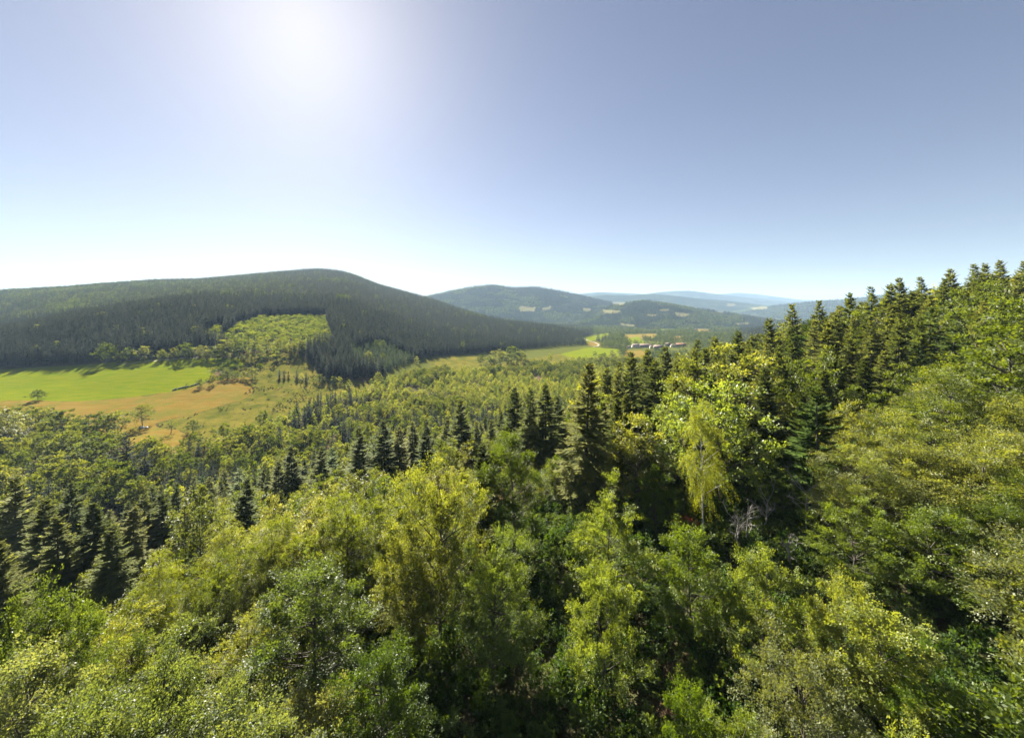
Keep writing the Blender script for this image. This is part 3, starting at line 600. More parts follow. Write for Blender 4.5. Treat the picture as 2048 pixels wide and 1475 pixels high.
# valley wood
X, Y = jgrid(-620, 420, 150, 620, 4.6, 33); Z = ground_z(X, Y); pxs, pys = px_of(X, Y), py_of(Z, Y)
edge = np.interp(pxs, [-300,0,120,225,290,370,400,520,600,700,850,1000,1130,1250,1400], [845,836,852,892,914,905,895,862,820,780,748,738,722,720,712])
nh_ = np.interp(Y, _yy, _zz) + np.interp(X, _xx, _gg)
k = (nh_ <= valley(X, Y) + 2) & (pys > edge) & free_of_fields(X, Y, Z, 1) & clear_of(X, Y, .8)
den = fbm(X / 30, Y / 30, 9, 3); k &= (den > .27)
X, Y, Z, pxs, pys = X[k], Y[k], Z[k], pxs[k], pys[k]
a = fbm(X / 55, Y / 55, 13, 3) + r.normal(0, .06, len(X)); left = np.clip((420 - pxs) / 250, 0, 1)
kinds = np.where(a + .25 * left > .53, 'oak', np.where((a < .40) & (Y < 330), 'spruce', 'birch'))
kinds = np.where((kinds == 'spruce') & (r.random(len(X)) < .35), 'birch', kinds)
big = np.clip((330 - Y) / 150, 0, 1)
kinds = np.where((r.random(len(X)) < .16 * big) & (Y > 150), 'spruce', kinds)
H = np.where(kinds == 'oak', r.uniform(6.5, 11.5, len(X)) * (1 + .45 * big), np.where(kinds == 'spruce', r.uniform(7, 15, len(X)) * (1 + .3 * big), r.uniform(4.5, 8.5, len(X)) * (1 + .5 * big)))
kk = visible(X, Y, Z, H, 10) & (r.random(len(X)) < np.where(kinds == 'oak', .7 - .42 * big, 1 - .42 * big)); scatter(X[kk], Y[kk], kinds[kk], H[kk], 2)
# forest of the big hill
def hillwood(s, y0, y1, seed, kindfn):
    X, Y = jgrid(-3200, 700, y0, y1, s, seed, 1.45); Z = ground_z(X, Y); pxs, pys = px_of(X, Y), py_of(Z, Y)
    top = np.interp(pxs, [-300,0,100,200,300,400,480,500,540,570,600,640,660,700,760,850,960,1100,1185,1190], [742,736,732,725,718,712,712,716,708,702,730,752,757,757,752,714,706,694,688,600])
    k = (pys < top - 7 * ((pxs < 570) & (pxs > 215))) & free_of_fields(X, Y, Z, 1.5) & (pxs < 1190) & (Y > 330) & clear_of(X, Y, .6)
    X, Y, Z, pxs, pys = X[k], Y[k], Z[k], pxs[k], pys[k]
    r = np.random.default_rng(seed + 1)
    n = fbm(X / 120, Y / 120, 17, 4); bl = n - .12 * (Y < 800) + .15 * np.clip((Y - 800) / 500, 0, 1) * np.clip((450 - pxs) / 200, 0, 1) > .69
    bl |= r.random(len(X)) < .02
    bl |= (Y > 760) & (pxs < 640) & (r.random(len(X)) < .28 * np.clip((660 - pxs) / 200, 0, 1))
    yg = inpoly(pxs, pys, [(700,702),(762,690),(835,722),(848,748),(790,752),(715,738)])
    kinds = np.where(bl, 'oak', np.where(yg, 'young_spruce', 'spruce'))
    H = np.where(bl, r.uniform(10, 16, len(X)), np.where(yg, r.uniform(8, 12, len(X)), r.uniform(15, 22, len(X))))
    kk = visible(X, Y, Z, H, 3); scatter(X[kk], Y[kk], kinds[kk], H[kk], seed)
hillwood(5.2, 330, 700, 41, None); hillwood(7.0, 700, 1200, 43, None); hillwood(9.5, 1200, 2150, 45, None)
# young growth of the clearing
X, Y = jgrid(-420, -100, 440, 720, 3.4, 51); Z = ground_z(X, Y); k = (field_sdf('clearing', X, Y, Z) > 0) & (r.random(len(X)) < .75) & clear_of(X, Y)
X, Y, Z = X[k], Y[k], Z[k]; scatter(X, Y, np.where(r.random(len(X)) < .12, 'young_spruce', 'bush'), r.uniform(2.2, 6.5, len(X)) * (.6 + .8 * fbm(X / 12, Y / 12, 41, 2)), 5)
X, Y = jgrid(-330, 40, 240, 470, 9., 55); Z = ground_z(X, Y); k = ((field_sdf('heath', X, Y, Z) > 2) | (field_sdf('dry', X, Y, Z) > 8) & (r.random(len(X)) < .06)) & (r.random(len(X)) < .22) & clear_of(X, Y)
X, Y = X[k], Y[k]; scatter(X, Y, np.full(len(X), 'bush'), r.uniform(.9, 2.6, len(X)), 7)
# hedges and copses of the far valley
X, Y = jgrid(-200, 2400, 560, 3400, 10, 53, 1.1); Z = ground_z(X, Y); pxs, pys = px_of(X, Y), py_of(Z, Y)
n = fbm(X / 70, Y / 70, 23, 3); cop = n > np.where(pxs > 1400, .36, .39)
k = (pxs > 1000) & (pxs < 1900) & free_of_fields(X, Y, Z, .6) & cop & ~((pxs < 1190) & (Y < 1400)) 
k &= ~((pys > 682) & (pys < 704) & (pxs > 1255) & (pxs < 1385) & (r.random(len(X)) < .72))
X, Y, Z, pxs = X[k], Y[k], Z[k], pxs[k]
cs = (fbm(X / 200, Y / 200, 29, 2) > .52) | (pxs > 1480)
kinds = np.where(cs, 'spruce', 'oak'); H = np.where(cs, r.uniform(12, 20, len(X)), r.uniform(7, 14, len(X)))
kk = visible(X, Y, Z, H, 2); scatter(X[kk], Y[kk], kinds[kk], H[kk], 6)
print('scatter', round(time.time() - T0, 1), len(SCAT))

def model_for(t):
    Y, kd = t['Y'], t['kind']
    if kd == 'fir': key = 'fir_near' if Y < 80 else 'fir_med' if Y < 190 else 'spruce_mid'
    elif kd == 'young_fir': key = 'young_fir_near' if Y < 80 else 'young_fir_med'
    elif kd == 'spruce': key = 'fir_med' if Y < 150 else 'spruce_mid' if Y < 800 else 'spruce_far'
    elif kd == 'young_spruce': key = 'young_spruce_mid'
    elif kd == 'beech': key = 'beech_near' if Y < 58 else 'beech_med' if Y < 170 else 'oak_mid'
    elif kd in ('rowan', 'birchy'): key = 'rowan_near'
    elif kd == 'sallow': key = 'sallow_near' if Y < 50 else 'sallow_med'
    elif kd == 'sallow_mid': key = 'sallow_med'
    elif kd == 'golden': key = 'golden_near'
    elif kd == 'birch': key = 'birch_mid'
    elif kd == 'lone': key = 'lone_mid'
    elif kd == 'bush': key = 'bush_far'
    elif kd == 'rust': key = 'rust_bush'
    else: key = 'oak_mid' if Y < 640 else 'oak_far'
    return key
NAMES = dict(fir='fir_tree', young_fir='fir_tree', spruce='spruce_tree', young_spruce='spruce_tree', beech='beech_tree', rowan='rowan_tree', birchy='rowan_tree', sallow='sallow_tree', sallow_mid='sallow_tree', golden='birch_tree', birch='birch_tree', lone='oak_tree', oak='oak_tree', bush='bush', rust='bush')
RT = np.random.default_rng(99)
def build_tree(t):
    ml = MODELS[model_for(t)]; m = ml[t['model'] if t['model'] is not None and t['model'] < len(ml) else RT.integers(min(len(ml), 3))]
    e = bpy.data.objects.new(NAMES[t['kind']], None); COL.objects.link(e); e.empty_display_size = .5
    sz = t['H'] / m.H; sx = (t['R'] / m.R if t['R'] else sz * (RT.uniform(1.0, 1.6) if t['kind'] in ('fir', 'young_fir') else RT.uniform(.85, 1.15)))
    sx = min(max(sx, sz * .55), sz * 1.4)
    e.location = (t['X'], t['Y'], t['z'] - .05); e.scale = (sx, sx, sz); e.rotation_euler = (RT.normal(0, .025), RT.normal(0, .025), RT.uniform(0, 6.28))
    obj('trunk', m.trunk(), e); c = obj('crown', m.crown(), e)
    if t['col']: c.color = (*t['col'], 1)
    t['obj'] = e
    return e
CAT = lambda k: {'fir': 'conifer', 'young_fir': 'conifer', 'spruce': 'conifer', 'young_spruce': 'conifer', 'birch': 'birch', 'golden': 'birch', 'bush': 'bush', 'rust': 'bush'}.get(k, 'broadleaf')
for t in HERO: t['single'] = True
pool = {}
for t in SCAT:
    px, pt = px_of(t['X'], t['Y']), py_of(t['z'] + t['H'], t['Y'])
    t['single'] = False
    if -10 < px < 2058 and pt < 1470 and t['Y'] < 470: pool.setdefault(CAT(t['kind']), []).append(t)
for c, lst in pool.items():
    lst.sort(key=lambda t: -t['H'] / t['Y'])
    n0 = sum(1 for t in HERO if CAT(t['kind']) == c)
    for t in lst[:max(0, 296 - n0)]: t['single'] = True
singles = HERO + [t for t in SCAT if t['single']]
for t in singles: build_tree(t)

# ------------------------------------------------------------------ labels of the single trees
LAND = {'the tall fir at picture centre': (1168, 850), 'the golden birch': (1408, 890), 'the bright young fir right of the gap': (1640, 850), 'the lone meadow oak': (285, 828), 'the crooked meadow tree': (342, 852),
 'the village': (1315, 690), 'the yellow birch on the left': (447, 1090), 'the bleached dead tree': (1610, 1010), 'the rust red bush': (1380, 1040), 'the lower left corner': (0, 1475), 'the lower right corner': (2048, 1475),
 'the top end of the right ridge': (2048, 525), 'the three heath spruces': (568, 748), 'the dark meadow copse': (1020, 710), 'the felled clearing': (565, 665), 'the bush at the left field corner': (76, 790),
 'the left picture edge above the firs': (0, 900), 'the bottom centre edge': (1000, 1475), 'the slender fir before the beeches': (965, 960), 'the silvery tree at lower right': (1610, 1370), 'the round tree below the dark wedge': (757, 752),
 'the firs left of centre': (785, 870), 'the right edge at half height': (2048, 800), 'the dark spruce at the meadow corner': (255, 885), 'the dip in the right ridge': (1530, 640), 'the yellow mound tree': (320, 1130),
 'the left firs': (230, 1040), 'the summit of the right ridge firs': (1850, 560), 'the foot of the dark hill': (900, 700), 'the pale birch thicket': (700, 840), 'the far field by the village': (1185, 705)}
WORD = dict(fir='fir', young_fir='bright green fir', spruce='spruce', young_spruce='fresh green spruce', beech='beech', rowan='light green leafy tree', birchy='yellowish leafy tree', sallow='silvery leaved tree', sallow_mid='silvery leaved tree', golden='golden green birch', birch='slim pale birch', lone='open meadow tree', oak='round dark green tree', bush='low bush', rust='rust red bush')
SIZE = dict(fir=(15, 21), young_fir=(12, 16), spruce=(9, 14), beech=(11, 15), rowan=(8, 11), birch=(6, 8), oak=(8, 11), sallow=(8, 12))
OWN = {(1168, 726): 'tallest dense fir standing at the picture centre above the beeches', (1408, 798): 'golden green weeping birch with a pale trunk beside the dark gap', (1640, 772): 'bright green cone shaped fir right of the dark forest gap',
 (285, 808): 'lone round oak with bare trunk standing in the dry meadow', (342, 836): 'small crooked open crowned tree on the dry meadow', (447, 1035): 'narrow yellow green birch among beeches at lower left', (320, 1100): 'low yellow mound crowned birch left of the narrow yellow birch',
 (1375, 1032): 'larger rust red bush at the foot of the golden birch', (1395, 1040): 'smaller rust red bush right of the larger rust bush', (965, 888): 'slender fir with visible stem in front of the centre beeches', (1610, 1290): 'silvery grey leafed sallow near the lower right bottom edge',
 (757, 743): 'round pale tree at the foot of the dark conifer wedge', (255, 862): 'dark pointed spruce at the lower corner of the dry meadow', (76, 778): 'solitary bushy tree at the left corner of the green field', (386, 838): 'dense round bush at the meadow edge right of the crooked tree', (400, 757): 'dark round bush by the stone wall at the field corner'}
ORD = ['nearest', 'second', 'third', 'fourth', 'fifth', 'sixth', 'seventh', 'eighth', 'ninth', 'tenth', 'eleventh', 'twelfth'] + ['%dth' % q for q in range(13, 90)]
LK = list(LAND); LP = np.array([LAND[q] for q in LK], float); buckets = {}
for t in singles:
    px, pt = float(px_of(t['X'], t['Y'])), float(py_of(t['z'] + t['H'], t['Y']))
    o = t['obj']; o['category'] = 'tree' if t['kind'] not in ('bush', 'rust') else 'bush'
    o['group'] = {'conifer': 'single conifers of the valley and hillside', 'birch': 'single birches of the valley and hillside', 'bush': 'single bushes'}.get(CAT(t['kind']), 'single broadleaved trees')
    own = [v for (a, b), v in OWN.items() if abs(px - a) < .6 and abs(pt - b) < .6]
    if own: o['label'] = own[0]; continue
    d = np.hypot(LP[:, 0] - px, (LP[:, 1] - pt) * 1.3); i = int(np.argmin(d)); dx, dy = px - LP[i, 0], (pt - LP[i, 1]) * 1.3
    rel = ('right of' if dx > 0 else 'left of') if abs(dx) > abs(dy) else ('below' if dy > 0 else 'above')
    lo, hi = SIZE.get(t['kind'], (0, 99)); size = 'small ' if t['H'] < lo else 'tall ' if t['H'] > hi else ''
    buckets.setdefault((size + WORD[t['kind']], rel, LK[i]), []).append((float(d[i]), t))
for (w, rel, lm), lst in buckets.items():
    lst.sort(key=lambda q: q[0])
    for n, (d, t) in enumerate(lst): t['obj']['label'] = '%s, %s one %s %s' % (w, ORD[n], rel, lm)

# the rest of the woods: one object for each kind of wood
def gn_group(coll):
    g = bpy.data.node_groups.new('plant_' + coll.name, 'GeometryNodeTree')
    g.interface.new_socket('Geometry', in_out='INPUT', socket_type='NodeSocketGeometry'); g.interface.new_socket('Geometry', in_out='OUTPUT', socket_type='NodeSocketGeometry')
    gi = g.nodes.new('NodeGroupInput'); go = g.nodes.new('NodeGroupOutput')
    ip = g.nodes.new('GeometryNodeInstanceOnPoints'); ci = g.nodes.new('GeometryNodeCollectionInfo')
    ci.inputs['Collection'].default_value = coll; ci.inputs['Separate Children'].default_value = True; ci.inputs['Reset Children'].default_value = True
    def attr(n, ty):
        a = g.nodes.new('GeometryNodeInputNamedAttribute'); a.data_type = ty; a.inputs['Name'].default_value = n; return a.outputs['Attribute']
    e2r = g.nodes.new('FunctionNodeEulerToRotation')
    L = g.links.new
    L(gi.outputs[0], ip.inputs['Points']); L(ci.outputs[0], ip.inputs['Instance']); ip.inputs['Pick Instance'].default_value = True
    L(attr('idx', 'INT'), ip.inputs['Instance Index']); L(attr('rot', 'FLOAT_VECTOR'), e2r.inputs[0]); L(e2r.outputs[0], ip.inputs['Rotation']); L(attr('scl', 'FLOAT_VECTOR'), ip.inputs['Scale'])
    L(ip.outputs[0], go.inputs[0])
    return g
def mass(name, key_list, pts, label, cat):
    """pts: list of (x,y,z,model index,sx,sz,rot)"""
    coll = bpy.data.collections.new(name + '_models')
    for i, m in enumerate(key_list):
        o = bpy.data.objects.new('%03d_%s' % (i, m.name), m.joined()); coll.objects.link(o)
    p = np.array(pts); me = bpy.data.meshes.new(name); me.vertices.add(len(p)); me.vertices.foreach_set('co', p[:, :3].astype(np.float32).ravel())
    a = me.attributes.new('idx', 'INT', 'POINT'); a.data.foreach_set('value', p[:, 3].astype(np.int32))
    a = me.attributes.new('rot', 'FLOAT_VECTOR', 'POINT'); a.data.foreach_set('vector', np.column_stack([p[:, 6] * 0, p[:, 6] * 0, p[:, 6]]).astype(np.float32).ravel())
    a = me.attributes.new('scl', 'FLOAT_VECTOR', 'POINT'); a.data.foreach_set('vector', np.column_stack([p[:, 4], p[:, 4], p[:, 5]]).astype(np.float32).ravel())
    me.update()
    o = obj(name, me); md = o.modifiers.new('plants', 'NODES'); md.node_group = gn_group(coll)
    return tag(o, label, cat, kind='stuff')
def mass_of(name, ts, label, cat):
    ml, ix, pts = [], {}, []
    for t in ts:
        key = model_for(t)
        if key == 'beech_near': key = 'beech_med'
        if key == 'fir_near': key = 'fir_med'
        for q, m in enumerate(MODELS[key]):
            if (key, q) not in ix: ix[(key, q)] = len(ml); ml.append(m)
        q = RT.integers(len(MODELS[key])); m = MODELS[key][q]; sz = t['H'] / m.H
        pts.append((t['X'], t['Y'], t['z'], ix[(key, q)], sz * RT.uniform(.85, 1.2) * (1.3 if 'fir' in key else 1), sz, RT.uniform(0, 6.28)))
    return mass(name, ml, pts, label, cat) if pts else None
rest = [t for t in SCAT if not t['single']]
isC = lambda t: CAT(t['kind']) == 'conifer'
mass_of('hill_forest', [t for t in rest if isC(t) and t['Y'] >= 330 and px_of(t['X'], t['Y']) < 1190], 'dark conifer forest covering the big hill on the left', 'forest')
mass_of('conifer_wood', [t for t in rest if isC(t) and not (t['Y'] >= 330 and px_of(t['X'], t['Y']) < 1190)], 'scattered small conifers of the hillside, valley floor and far valley', 'forest')
mass_of('broadleaf_wood', [t for t in rest if CAT(t['kind']) == 'broadleaf'], 'rounded broadleaved trees massed in the valley and on the hills', 'forest')
mass_of('birch_wood', [t for t in rest if CAT(t['kind']) == 'birch'], 'pale green young birch thicket on the valley floor', 'thicket')
mass_of('young_growth', [t for t in rest if t['kind'] == 'bush'], 'bright young bushes regrowing in the felled clearing on the hillside', 'thicket')
# undergrowth under the near trees
X, Y = jgrid(-60, 75, 14, 78, 1.5, 61); Z = ground_z(X, Y); k = r.random(len(X)) < .8
X, Y, Z = X[k], Y[k], Z[k]
mass('undergrowth', MODELS['bracken'], [(x, y, z - .05, r.integers(2), q, q * r.uniform(.8, 1.3), r.uniform(0, 6.28)) for x, y, z, q in zip(X, Y, Z, r.uniform(.6, 1.3, len(X)))], 'low green bracken and brambles on the ground between the near trees', 'undergrowth')
# woods on the two nearer distant hills
pts = []
for hi, s in ((0, 15.0), (1, 13.0), (3, 18.0)):
    XX, YY, ZZ = HILLS[hi]; fr = YY[:, 0]; n_ = int((XX[0, -1] - XX[0, 0]) * (fr[59] - fr[0]) / s ** 2 * 1.1)
    u = r.random(n_) * (XX.shape[1] - 1.001); v = r.random(n_) * 60; i = v.astype(int); j = u.astype(int); a = v - i; b = u - j
    lerp = lambda G: (G[i, j] * (1 - b) + G[i, j + 1] * b) * (1 - a) + (G[i + 1, j] * (1 - b) + G[i + 1, j + 1] * b) * a
    x, y, z = lerp(XX), lerp(YY), lerp(ZZ); px, py = px_of(x, y), py_of(z, y)
    k = (field_sdf('dry', x, y, z) < -.5) & (z > ground_z(x, y) - 6) & (px > 780) & (px < 1760)
    x, y, z = x[k], y[k], z[k]; bl = fbm(x / 160, y / 160, 31, 3) > .5
    for q in range(len(x)):
        m = (2 + r.integers(2)) if bl[q] else r.integers(2); sc_ = r.uniform(.75, 1.1) * (1.0 if hi == 1 else 1.15)
        pts.append((x[q], y[q], z[q] - 1, m, sc_ * 1.25, sc_, r.uniform(0, 6.28)))
mass('far_wood', MODELS['spruce_far'] + MODELS['oak_far'], pts, 'blue-hazed woods on the distant hills beyond the village', 'forest')
print('built', round(time.time() - T0, 1), len(singles), len(rest), len(pts))


# ------------------------------------------------------------------ village, road, walls, dead wood, small things
def simple_mat(name, ca, cb, scale, rough=.85):
    m, nt, out = newmat(name); tc = N(nt, 'ShaderNodeTexCoord')
    no = N(nt, 'ShaderNodeTexNoise', inp={'Vector': tc.outputs['Object'], 'Scale': scale, 'Detail': 5.0})
    p = N(nt, 'ShaderNodeBsdfPrincipled', inp={'Base Color': mixc(nt, no.outputs['Fac'], ca, cb), 'Roughness': rough})
    nt.links.new(p.outputs[0], out.inputs['Surface']); return m
M['cream'] = simple_mat('cream_render', (.55, .50, .43), (.72, .67, .59), .6); M['stone'] = simple_mat('grey_stone', (.20, .185, .165), (.34, .31, .28), 1.2)
M['tile'] = simple_mat('brown_tile', (.19, .125, .10), (.28, .195, .165), 1.0); M['orange_tile'] = simple_mat('orange_tile', (.30, .12, .07), (.38, .17, .11), 1.0)
M['pane'] = simple_mat('window_pane', (.03, .035, .04), (.06, .065, .07), 1.0, .15); M['plank'] = simple_mat('plank', (.12, .08, .05), (.2, .14, .09), 2.0)
M['road'] = simple_mat('pale_road', (.22, .20, .16), (.30, .27, .22), .3); M['rock'] = simple_mat('pale_rock', (.30, .32, .34), (.52, .53, .54), 2.0, .7)
M['wall_stone'] = simple_mat('mossy_wall_stone', (.08, .08, .06), (.2, .19, .16), 2.0); M['steel'] = simple_mat('painted_steel', (.5, .5, .5), (.65, .65, .66), .2)
BOX = lambda lo, hi, m: box_mesh('box', lo, hi, [m])
def house(px, py, L, W, h, hr, rz, wall, roof, label, doors=1):
    X, Y, z = at_pixel(px, py, 600.)
    e = bpy.data.objects.new('house', None); COL.objects.link(e); e.location = (X, Y, z); e.rotation_euler = (0, 0, rz)
    tag(e, label, 'house', 'houses of the valley village')
    a, b = L / 2, W / 2
    v = [(-a,-b,-2),(a,-b,-2),(a,b,-2),(-a,b,-2),(-a,-b,h),(a,-b,h),(a,b,h),(-a,b,h)]
    obj('wall', mesh_from('wall', v, [(0,3,2,1),(0,1,5,4),(1,2,6,5),(2,3,7,6),(3,0,4,7)], [wall]), e)
    for sx in (-1, 1):
        g = np.array([(sx*a,-b,h),(sx*a,b,h),(sx*a,0,hr)])
        obj('gable', mesh_from('gable', g, [(0,1,2) if sx > 0 else (1,0,2)], [wall]), e)
    o = .5; t = .25; sl = (hr - h) / b
    rv = []
    for x in (-a - o, a + o):
        rv += [(x, -b - o, h - o * sl), (x, 0, hr), (x, b + o, h - o * sl), (x, b + o, h - o * sl + t), (x, 0, hr + t), (x, -b - o, h - o * sl + t)]
    rf = [(0,1,7,6),(1,2,8,7),(2,3,9,8),(3,4,10,9),(4,5,11,10),(5,0,6,11),(0,5,4,1),(1,4,3,2),(6,7,10,11),(7,8,9,10)]
    ro = obj('roof', mesh_from('roof', rv, rf, [roof]), e)
    obj('chimney', BOX((a*.5-.4, -.4+.9, h), (a*.5+.4, .4+.9, hr + 1.1), wall), ro)
    wm = BOX((-.5, -.08, 0), (.5, .08, 1.3), M['pane'])
    nW = max(2, int(L / 4))
    for q in range(nW):
        xw = -a + (q + .5) * L / nW
        if doors and q == nW // 2:
            obj('door', BOX((xw - .6, -b - .06, -.2), (xw + .6, -b + .05, 2.1), M['plank']), e); continue
        for zz in ([1.0] if h < 4.5 else [1.0, 3.7]):
            w = obj('window', wm, e); w.location = (xw, -b, zz)
house(1271, 695, 15, 9, 5.4, 8.2, .15, M['cream'], M['tile'], 'cream gabled house with brown roof at the left end of the village')
house(1291, 694, 26, 9, 4, 7, .05, M['stone'], M['tile'], 'long low stone barn with brown roof right of the cream house')
house(1316, 699, 17, 10, 6, 9.4, -.12, M['stone'], M['tile'], 'largest grey stone house nearest the camera in the village row')
house(1304, 697, 9, 8, 4.6, 7, -.12, M['cream'], M['tile'], 'small pale house joined to the left of the largest stone house')
house(1336, 692, 13, 8, 4.8, 7.4, .1, M['stone'], M['tile'], 'brown roofed stone house behind and right of the largest house')
house(1361, 693, 22, 9, 4.4, 7.6, .08, M['stone'], M['orange_tile'], 'long stone house with bright orange roof at the right end')
house(1347, 694, 12, 8, 4, 6.6, .08, M['cream'], M['tile'], 'low cream house between orange roof and brown roofed house')
house(1257, 696, 7, 5, 3, 4.4, .3, M['cream'], M['tile'], 'small white shed at the far left of the village')
house(1357, 655, 16, 9, 4.6, 7.4, .1, M['cream'], M['tile'], 'pale farmhouse left of the upper hamlet beyond the village')
house(1374, 657, 20, 9, 4.6, 7.4, -.1, M['cream'], M['tile'], 'middle long farmhouse of the upper hamlet beyond the village')
house(1388, 660, 14, 9, 4.6, 7.4, .2, M['stone'], M['tile'], 'grey farmhouse right end of the upper hamlet beyond the village')
def strip(name, pix, width, mat, lift=.18, y0=230.):
    P = np.array([at_pixel(a, b, y0)[:2] for a, b in pix]); t = np.linspace(0, len(P) - 1, 40); P = np.column_stack([np.interp(t, np.arange(len(P)), P[:, c]) for c in (0, 1)])
    k = np.hanning(9)[1:-1]; k /= k.sum(); P = np.column_stack([np.convolve(np.pad(P[:, c], 3, 'edge'), k, 'valid') for c in (0, 1)])
    d = nrm(np.gradient(P, axis=0)); n = np.column_stack([-d[:, 1], d[:, 0]])
    rows = [P + n * w for w in np.linspace(-width / 2, width / 2, 4)]
    v = np.concatenate([np.column_stack([q, ground_z(q[:, 0], q[:, 1]) + lift]) for q in rows]); i = np.arange(160).reshape(4, 40)
    return tag(obj(name, mesh_from(name, v, np.stack([i[:-1,:-1], i[:-1,1:], i[1:,1:], i[1:,:-1]], -1).reshape(-1, 4)[:, ::-1], [mat])), kind='structure')
strip('road', [(1166, 676), (1176, 681), (1190, 685), (1198, 689), (1196, 692), (1186, 694)], 3.2, M['road'], .5)
M['dirt'] = simple_mat('track_dirt', (.12, .11, .06), (.20, .17, .10), .4)
strip('track', [(228, 729), (300, 723), (345, 718), (400, 715)], 2.2, M['dirt'], .25)
# dry-stone wall at the field corner
def stone_wall(name, pix, label, n=90):
    P = np.array([at_pixel(a, b)[:2] for a, b in pix]); parts = []
    rr = np.random.default_rng(3)
    for q in range(n):
        t = rr.uniform(0, len(P) - 1.001); i = int(t); p = P[i] + (P[i + 1] - P[i]) * (t - i) + rr.normal(0, .25, 2); z = float(ground_z(*p)); s_ = rr.uniform(.3, .6, 3)
        c = np.array([(x, y, zz) for zz in (-1, 1) for x, y in ((-1, -1), (1, -1), (1, 1), (-1, 1))]) * s_ * rr.uniform(.7, 1, (8, 1)); a = rr.uniform(0, 3)
        c = c @ np.array([[math.cos(a), -math.sin(a), 0], [math.sin(a), math.cos(a), 0], [0, 0, 1]]) + [p[0], p[1], z + rr.uniform(.1, .8)]
        parts.append((c, np.array([(0,3,2,1),(4,5,6,7),(0,1,5,4),(1,2,6,5),(2,3,7,6),(3,0,4,7)])))
    v, f = join(parts); tag(obj(name, mesh_from(name, v, f, [M['wall_stone']])), label, 'stone wall')
stone_wall('stone_wall', [(346, 781), (365, 776), (384, 772), (398, 768)], 'low tumbled dry stone wall along the corner of the green field')
def boulder(X, Y, s_, seed, label):
    import bmesh
    bm = bmesh.new(); bmesh.ops.create_icosphere(bm, subdivisions=2, radius=1); rr = np.random.default_rng(seed); a = rr.normal(0, 1, (6, 3))
    for v in bm.verts:
        c = np.array(v.co); v.co = c * (1 + .12 * np.sin(a @ c * 2).sum() / 2) * (1.3 * s_, s_, .7 * s_)
    me = bpy.data.meshes.new('boulder'); bm.to_mesh(me); bm.free(); me.materials.append(M['rock'])
    o = obj('boulder', me); o.location = (X, Y, float(ground_z(X, Y)) + .25 * s_); tag(o, label, 'boulder', 'boulders under the lone oak')
xb, yb, _ = at_pixel(283, 856); boulder(xb, yb, 1.3, 1, 'larger pale boulder in the shade under the lone meadow oak'); boulder(xb + 2.6, yb + .8, .9, 2, 'smaller pale boulder right of the larger one under the lone oak')
# leafless trees in the gap right of the golden birch
def dead_tree(px, Y, H, seed, label, spread=.5, lean=0.0):
    rr = np.random.default_rng(seed); X = (px - CX) / F * Y; e = bpy.data.objects.new('dead_tree', None); COL.objects.link(e)
    e.location = (X, Y, float(ground_z(X, Y)) - .1); tag(e, label, 'dead tree', 'leafless trees in the forest gap')
    z = np.linspace(0, H * .8, 7); P = np.column_stack([np.cumsum(rr.normal(lean * .2, .1, 7)), np.cumsum(rr.normal(0, .1, 7)), z]); P[0, :2] = 0
    v, f = tube(P, .13, .06, 6); obj('trunk', mesh_from('trunk', v, f, [M['deadwood']], smooth=True), e)
    for b in range(9):
        t = rr.uniform(.4, 1) * 6; i = min(int(t), 5); p0 = P[i] + (P[i + 1] - P[i]) * (t - i); az = b * 2.4 + rr.normal(0, .3); Lb = H * rr.uniform(.22, .42)
        parts = []
        def grow(p, d, l, r0, depth):
            n = 5; pts = [p]
            for q in range(n): d = nrm(d + rr.normal(0, .18, 3) + np.array([0, 0, .04])); pts.append(pts[-1] + d * l / n)
            parts.append(tube(np.array(pts), r0, r0 * .35, 4))
            if depth:
                for q in range(4): grow(pts[rr.integers(1, 6)], nrm(d + rr.normal(0, .55, 3)), l * rr.uniform(.35, .6), r0 * .5, depth - 1)
        grow(p0, nrm(np.array([math.cos(az) * spread * 1.6, math.sin(az) * spread * 1.6, .55])), Lb, .055, 2)
        v, f = join(parts); obj('branch', mesh_from('branch', v, f, [M['deadwood']]), e)
dead_tree(1612, 52, 7.5, 1, 'bare bleached dead tree with spreading crown right of the dark gap', .8)
dead_tree(1478, 50, 6.5, 2, 'upright pale dead stem at the left of the forest gap', .3)
dead_tree(1492, 51, 6., 3, 'leaning pale dead stem just right of the upright dead stem', .3, .4)
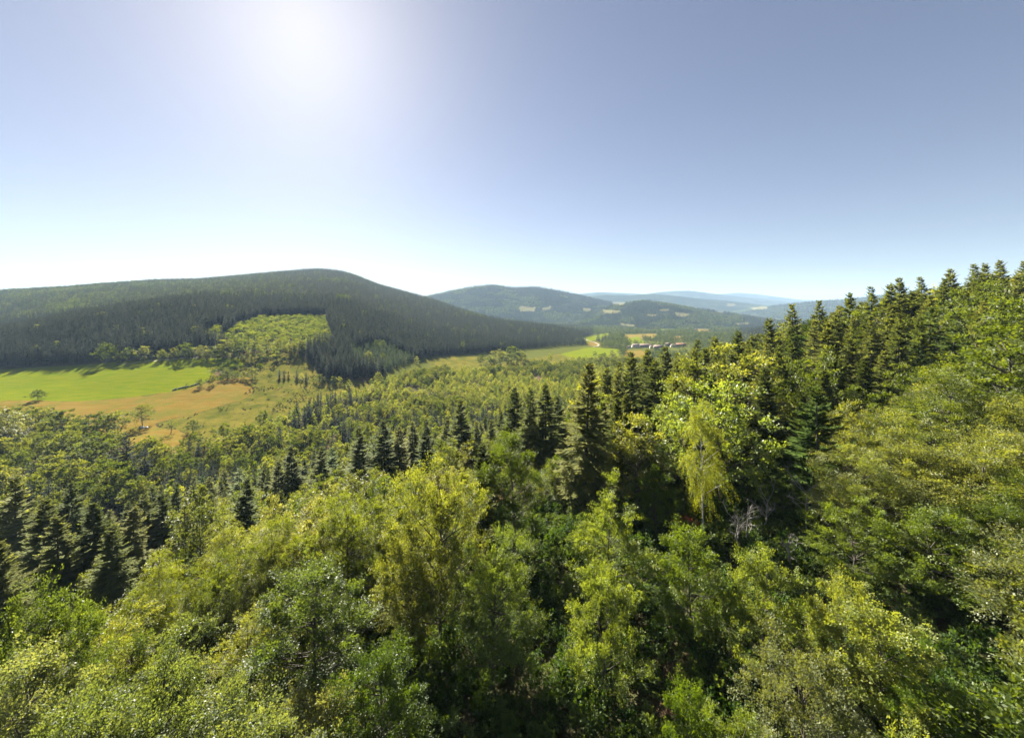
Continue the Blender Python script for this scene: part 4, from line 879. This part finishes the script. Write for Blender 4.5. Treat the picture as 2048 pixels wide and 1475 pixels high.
dead_tree(1520, 54, 6., 4, 'thin dead stem leaning right in the middle of the gap', .35, .9)
dead_tree(1590, 46, 4., 5, 'short dead stem below the spreading bleached dead tree', .4, -.5)
# summit mast far away
def at_hill(px, hi): 
    XX, YY, ZZ = HILLS[hi]; j = int(np.argmin(np.abs(px_of(XX[59], YY[59]) - px))); return XX[59, j], YY[59, j], ZZ[59, j]
x, y, z = at_hill(1380, 4); e = bpy.data.objects.new('radio_mast', None); COL.objects.link(e); e.location = (x, y, z); tag(e, 'thin pale radio mast on the farthest blue summit', 'mast')
v, f = tube(np.array([(0, 0, -3.), (0, 0, 40.), (0, 0, 75.)]), 5, 2, 6); obj('mast', mesh_from('mast', v, f, [M['steel']]), e)
v, f = tube(np.array([(34, 0, -3.), (34, 0, 6.), (34, 0, 16.), (34, 0, 22.)]), 16, 5, 10); obj('radome', mesh_from('radome', v, f, [M['steel']], smooth=True), e)
# heather tufts of the heath
X, Y = jgrid(-330, 40, 250, 470, 2.1, 71); Z = ground_z(X, Y); k = (field_sdf('heath', X, Y, Z) > 1) & (fbm(X / 14, Y / 9, 37, 3) > .52) & (r.random(len(X)) < .6)
X, Y, Z = X[k], Y[k], Z[k]
models('heather', [B(95, H=.8, R=.7, h0=.02, nc=8, ns=4, nl=5, L=.3, limbs=False, rt=.02)], 'heather', 'bark')
mass('heather', MODELS['heather'], [(x, y, z - .05, 0, q, q, q * 50) for x, y, z, q in zip(X, Y, Z, r.uniform(.4, 1.0, len(X)))], 'dark heather tufts scattered over the olive heath slope', 'heather')

# ------------------------------------------------------------------ haze
m, nt, out = newmat('haze_air')
pv = N(nt, 'ShaderNodeVolumePrincipled', inp={'Color': (.50, .72, 1.0, 1), 'Density': 6.5e-5, 'Anisotropy': 0.0})
nt.links.new(pv.outputs[0], out.inputs['Volume'])
tag(obj('haze', box_mesh('haze', (-17000, -17000, float(GZ.min()) - 40), (17000, 17000, 460), [m])), 'thin blue summer haze filling the air of the valley', 'haze', kind='stuff')
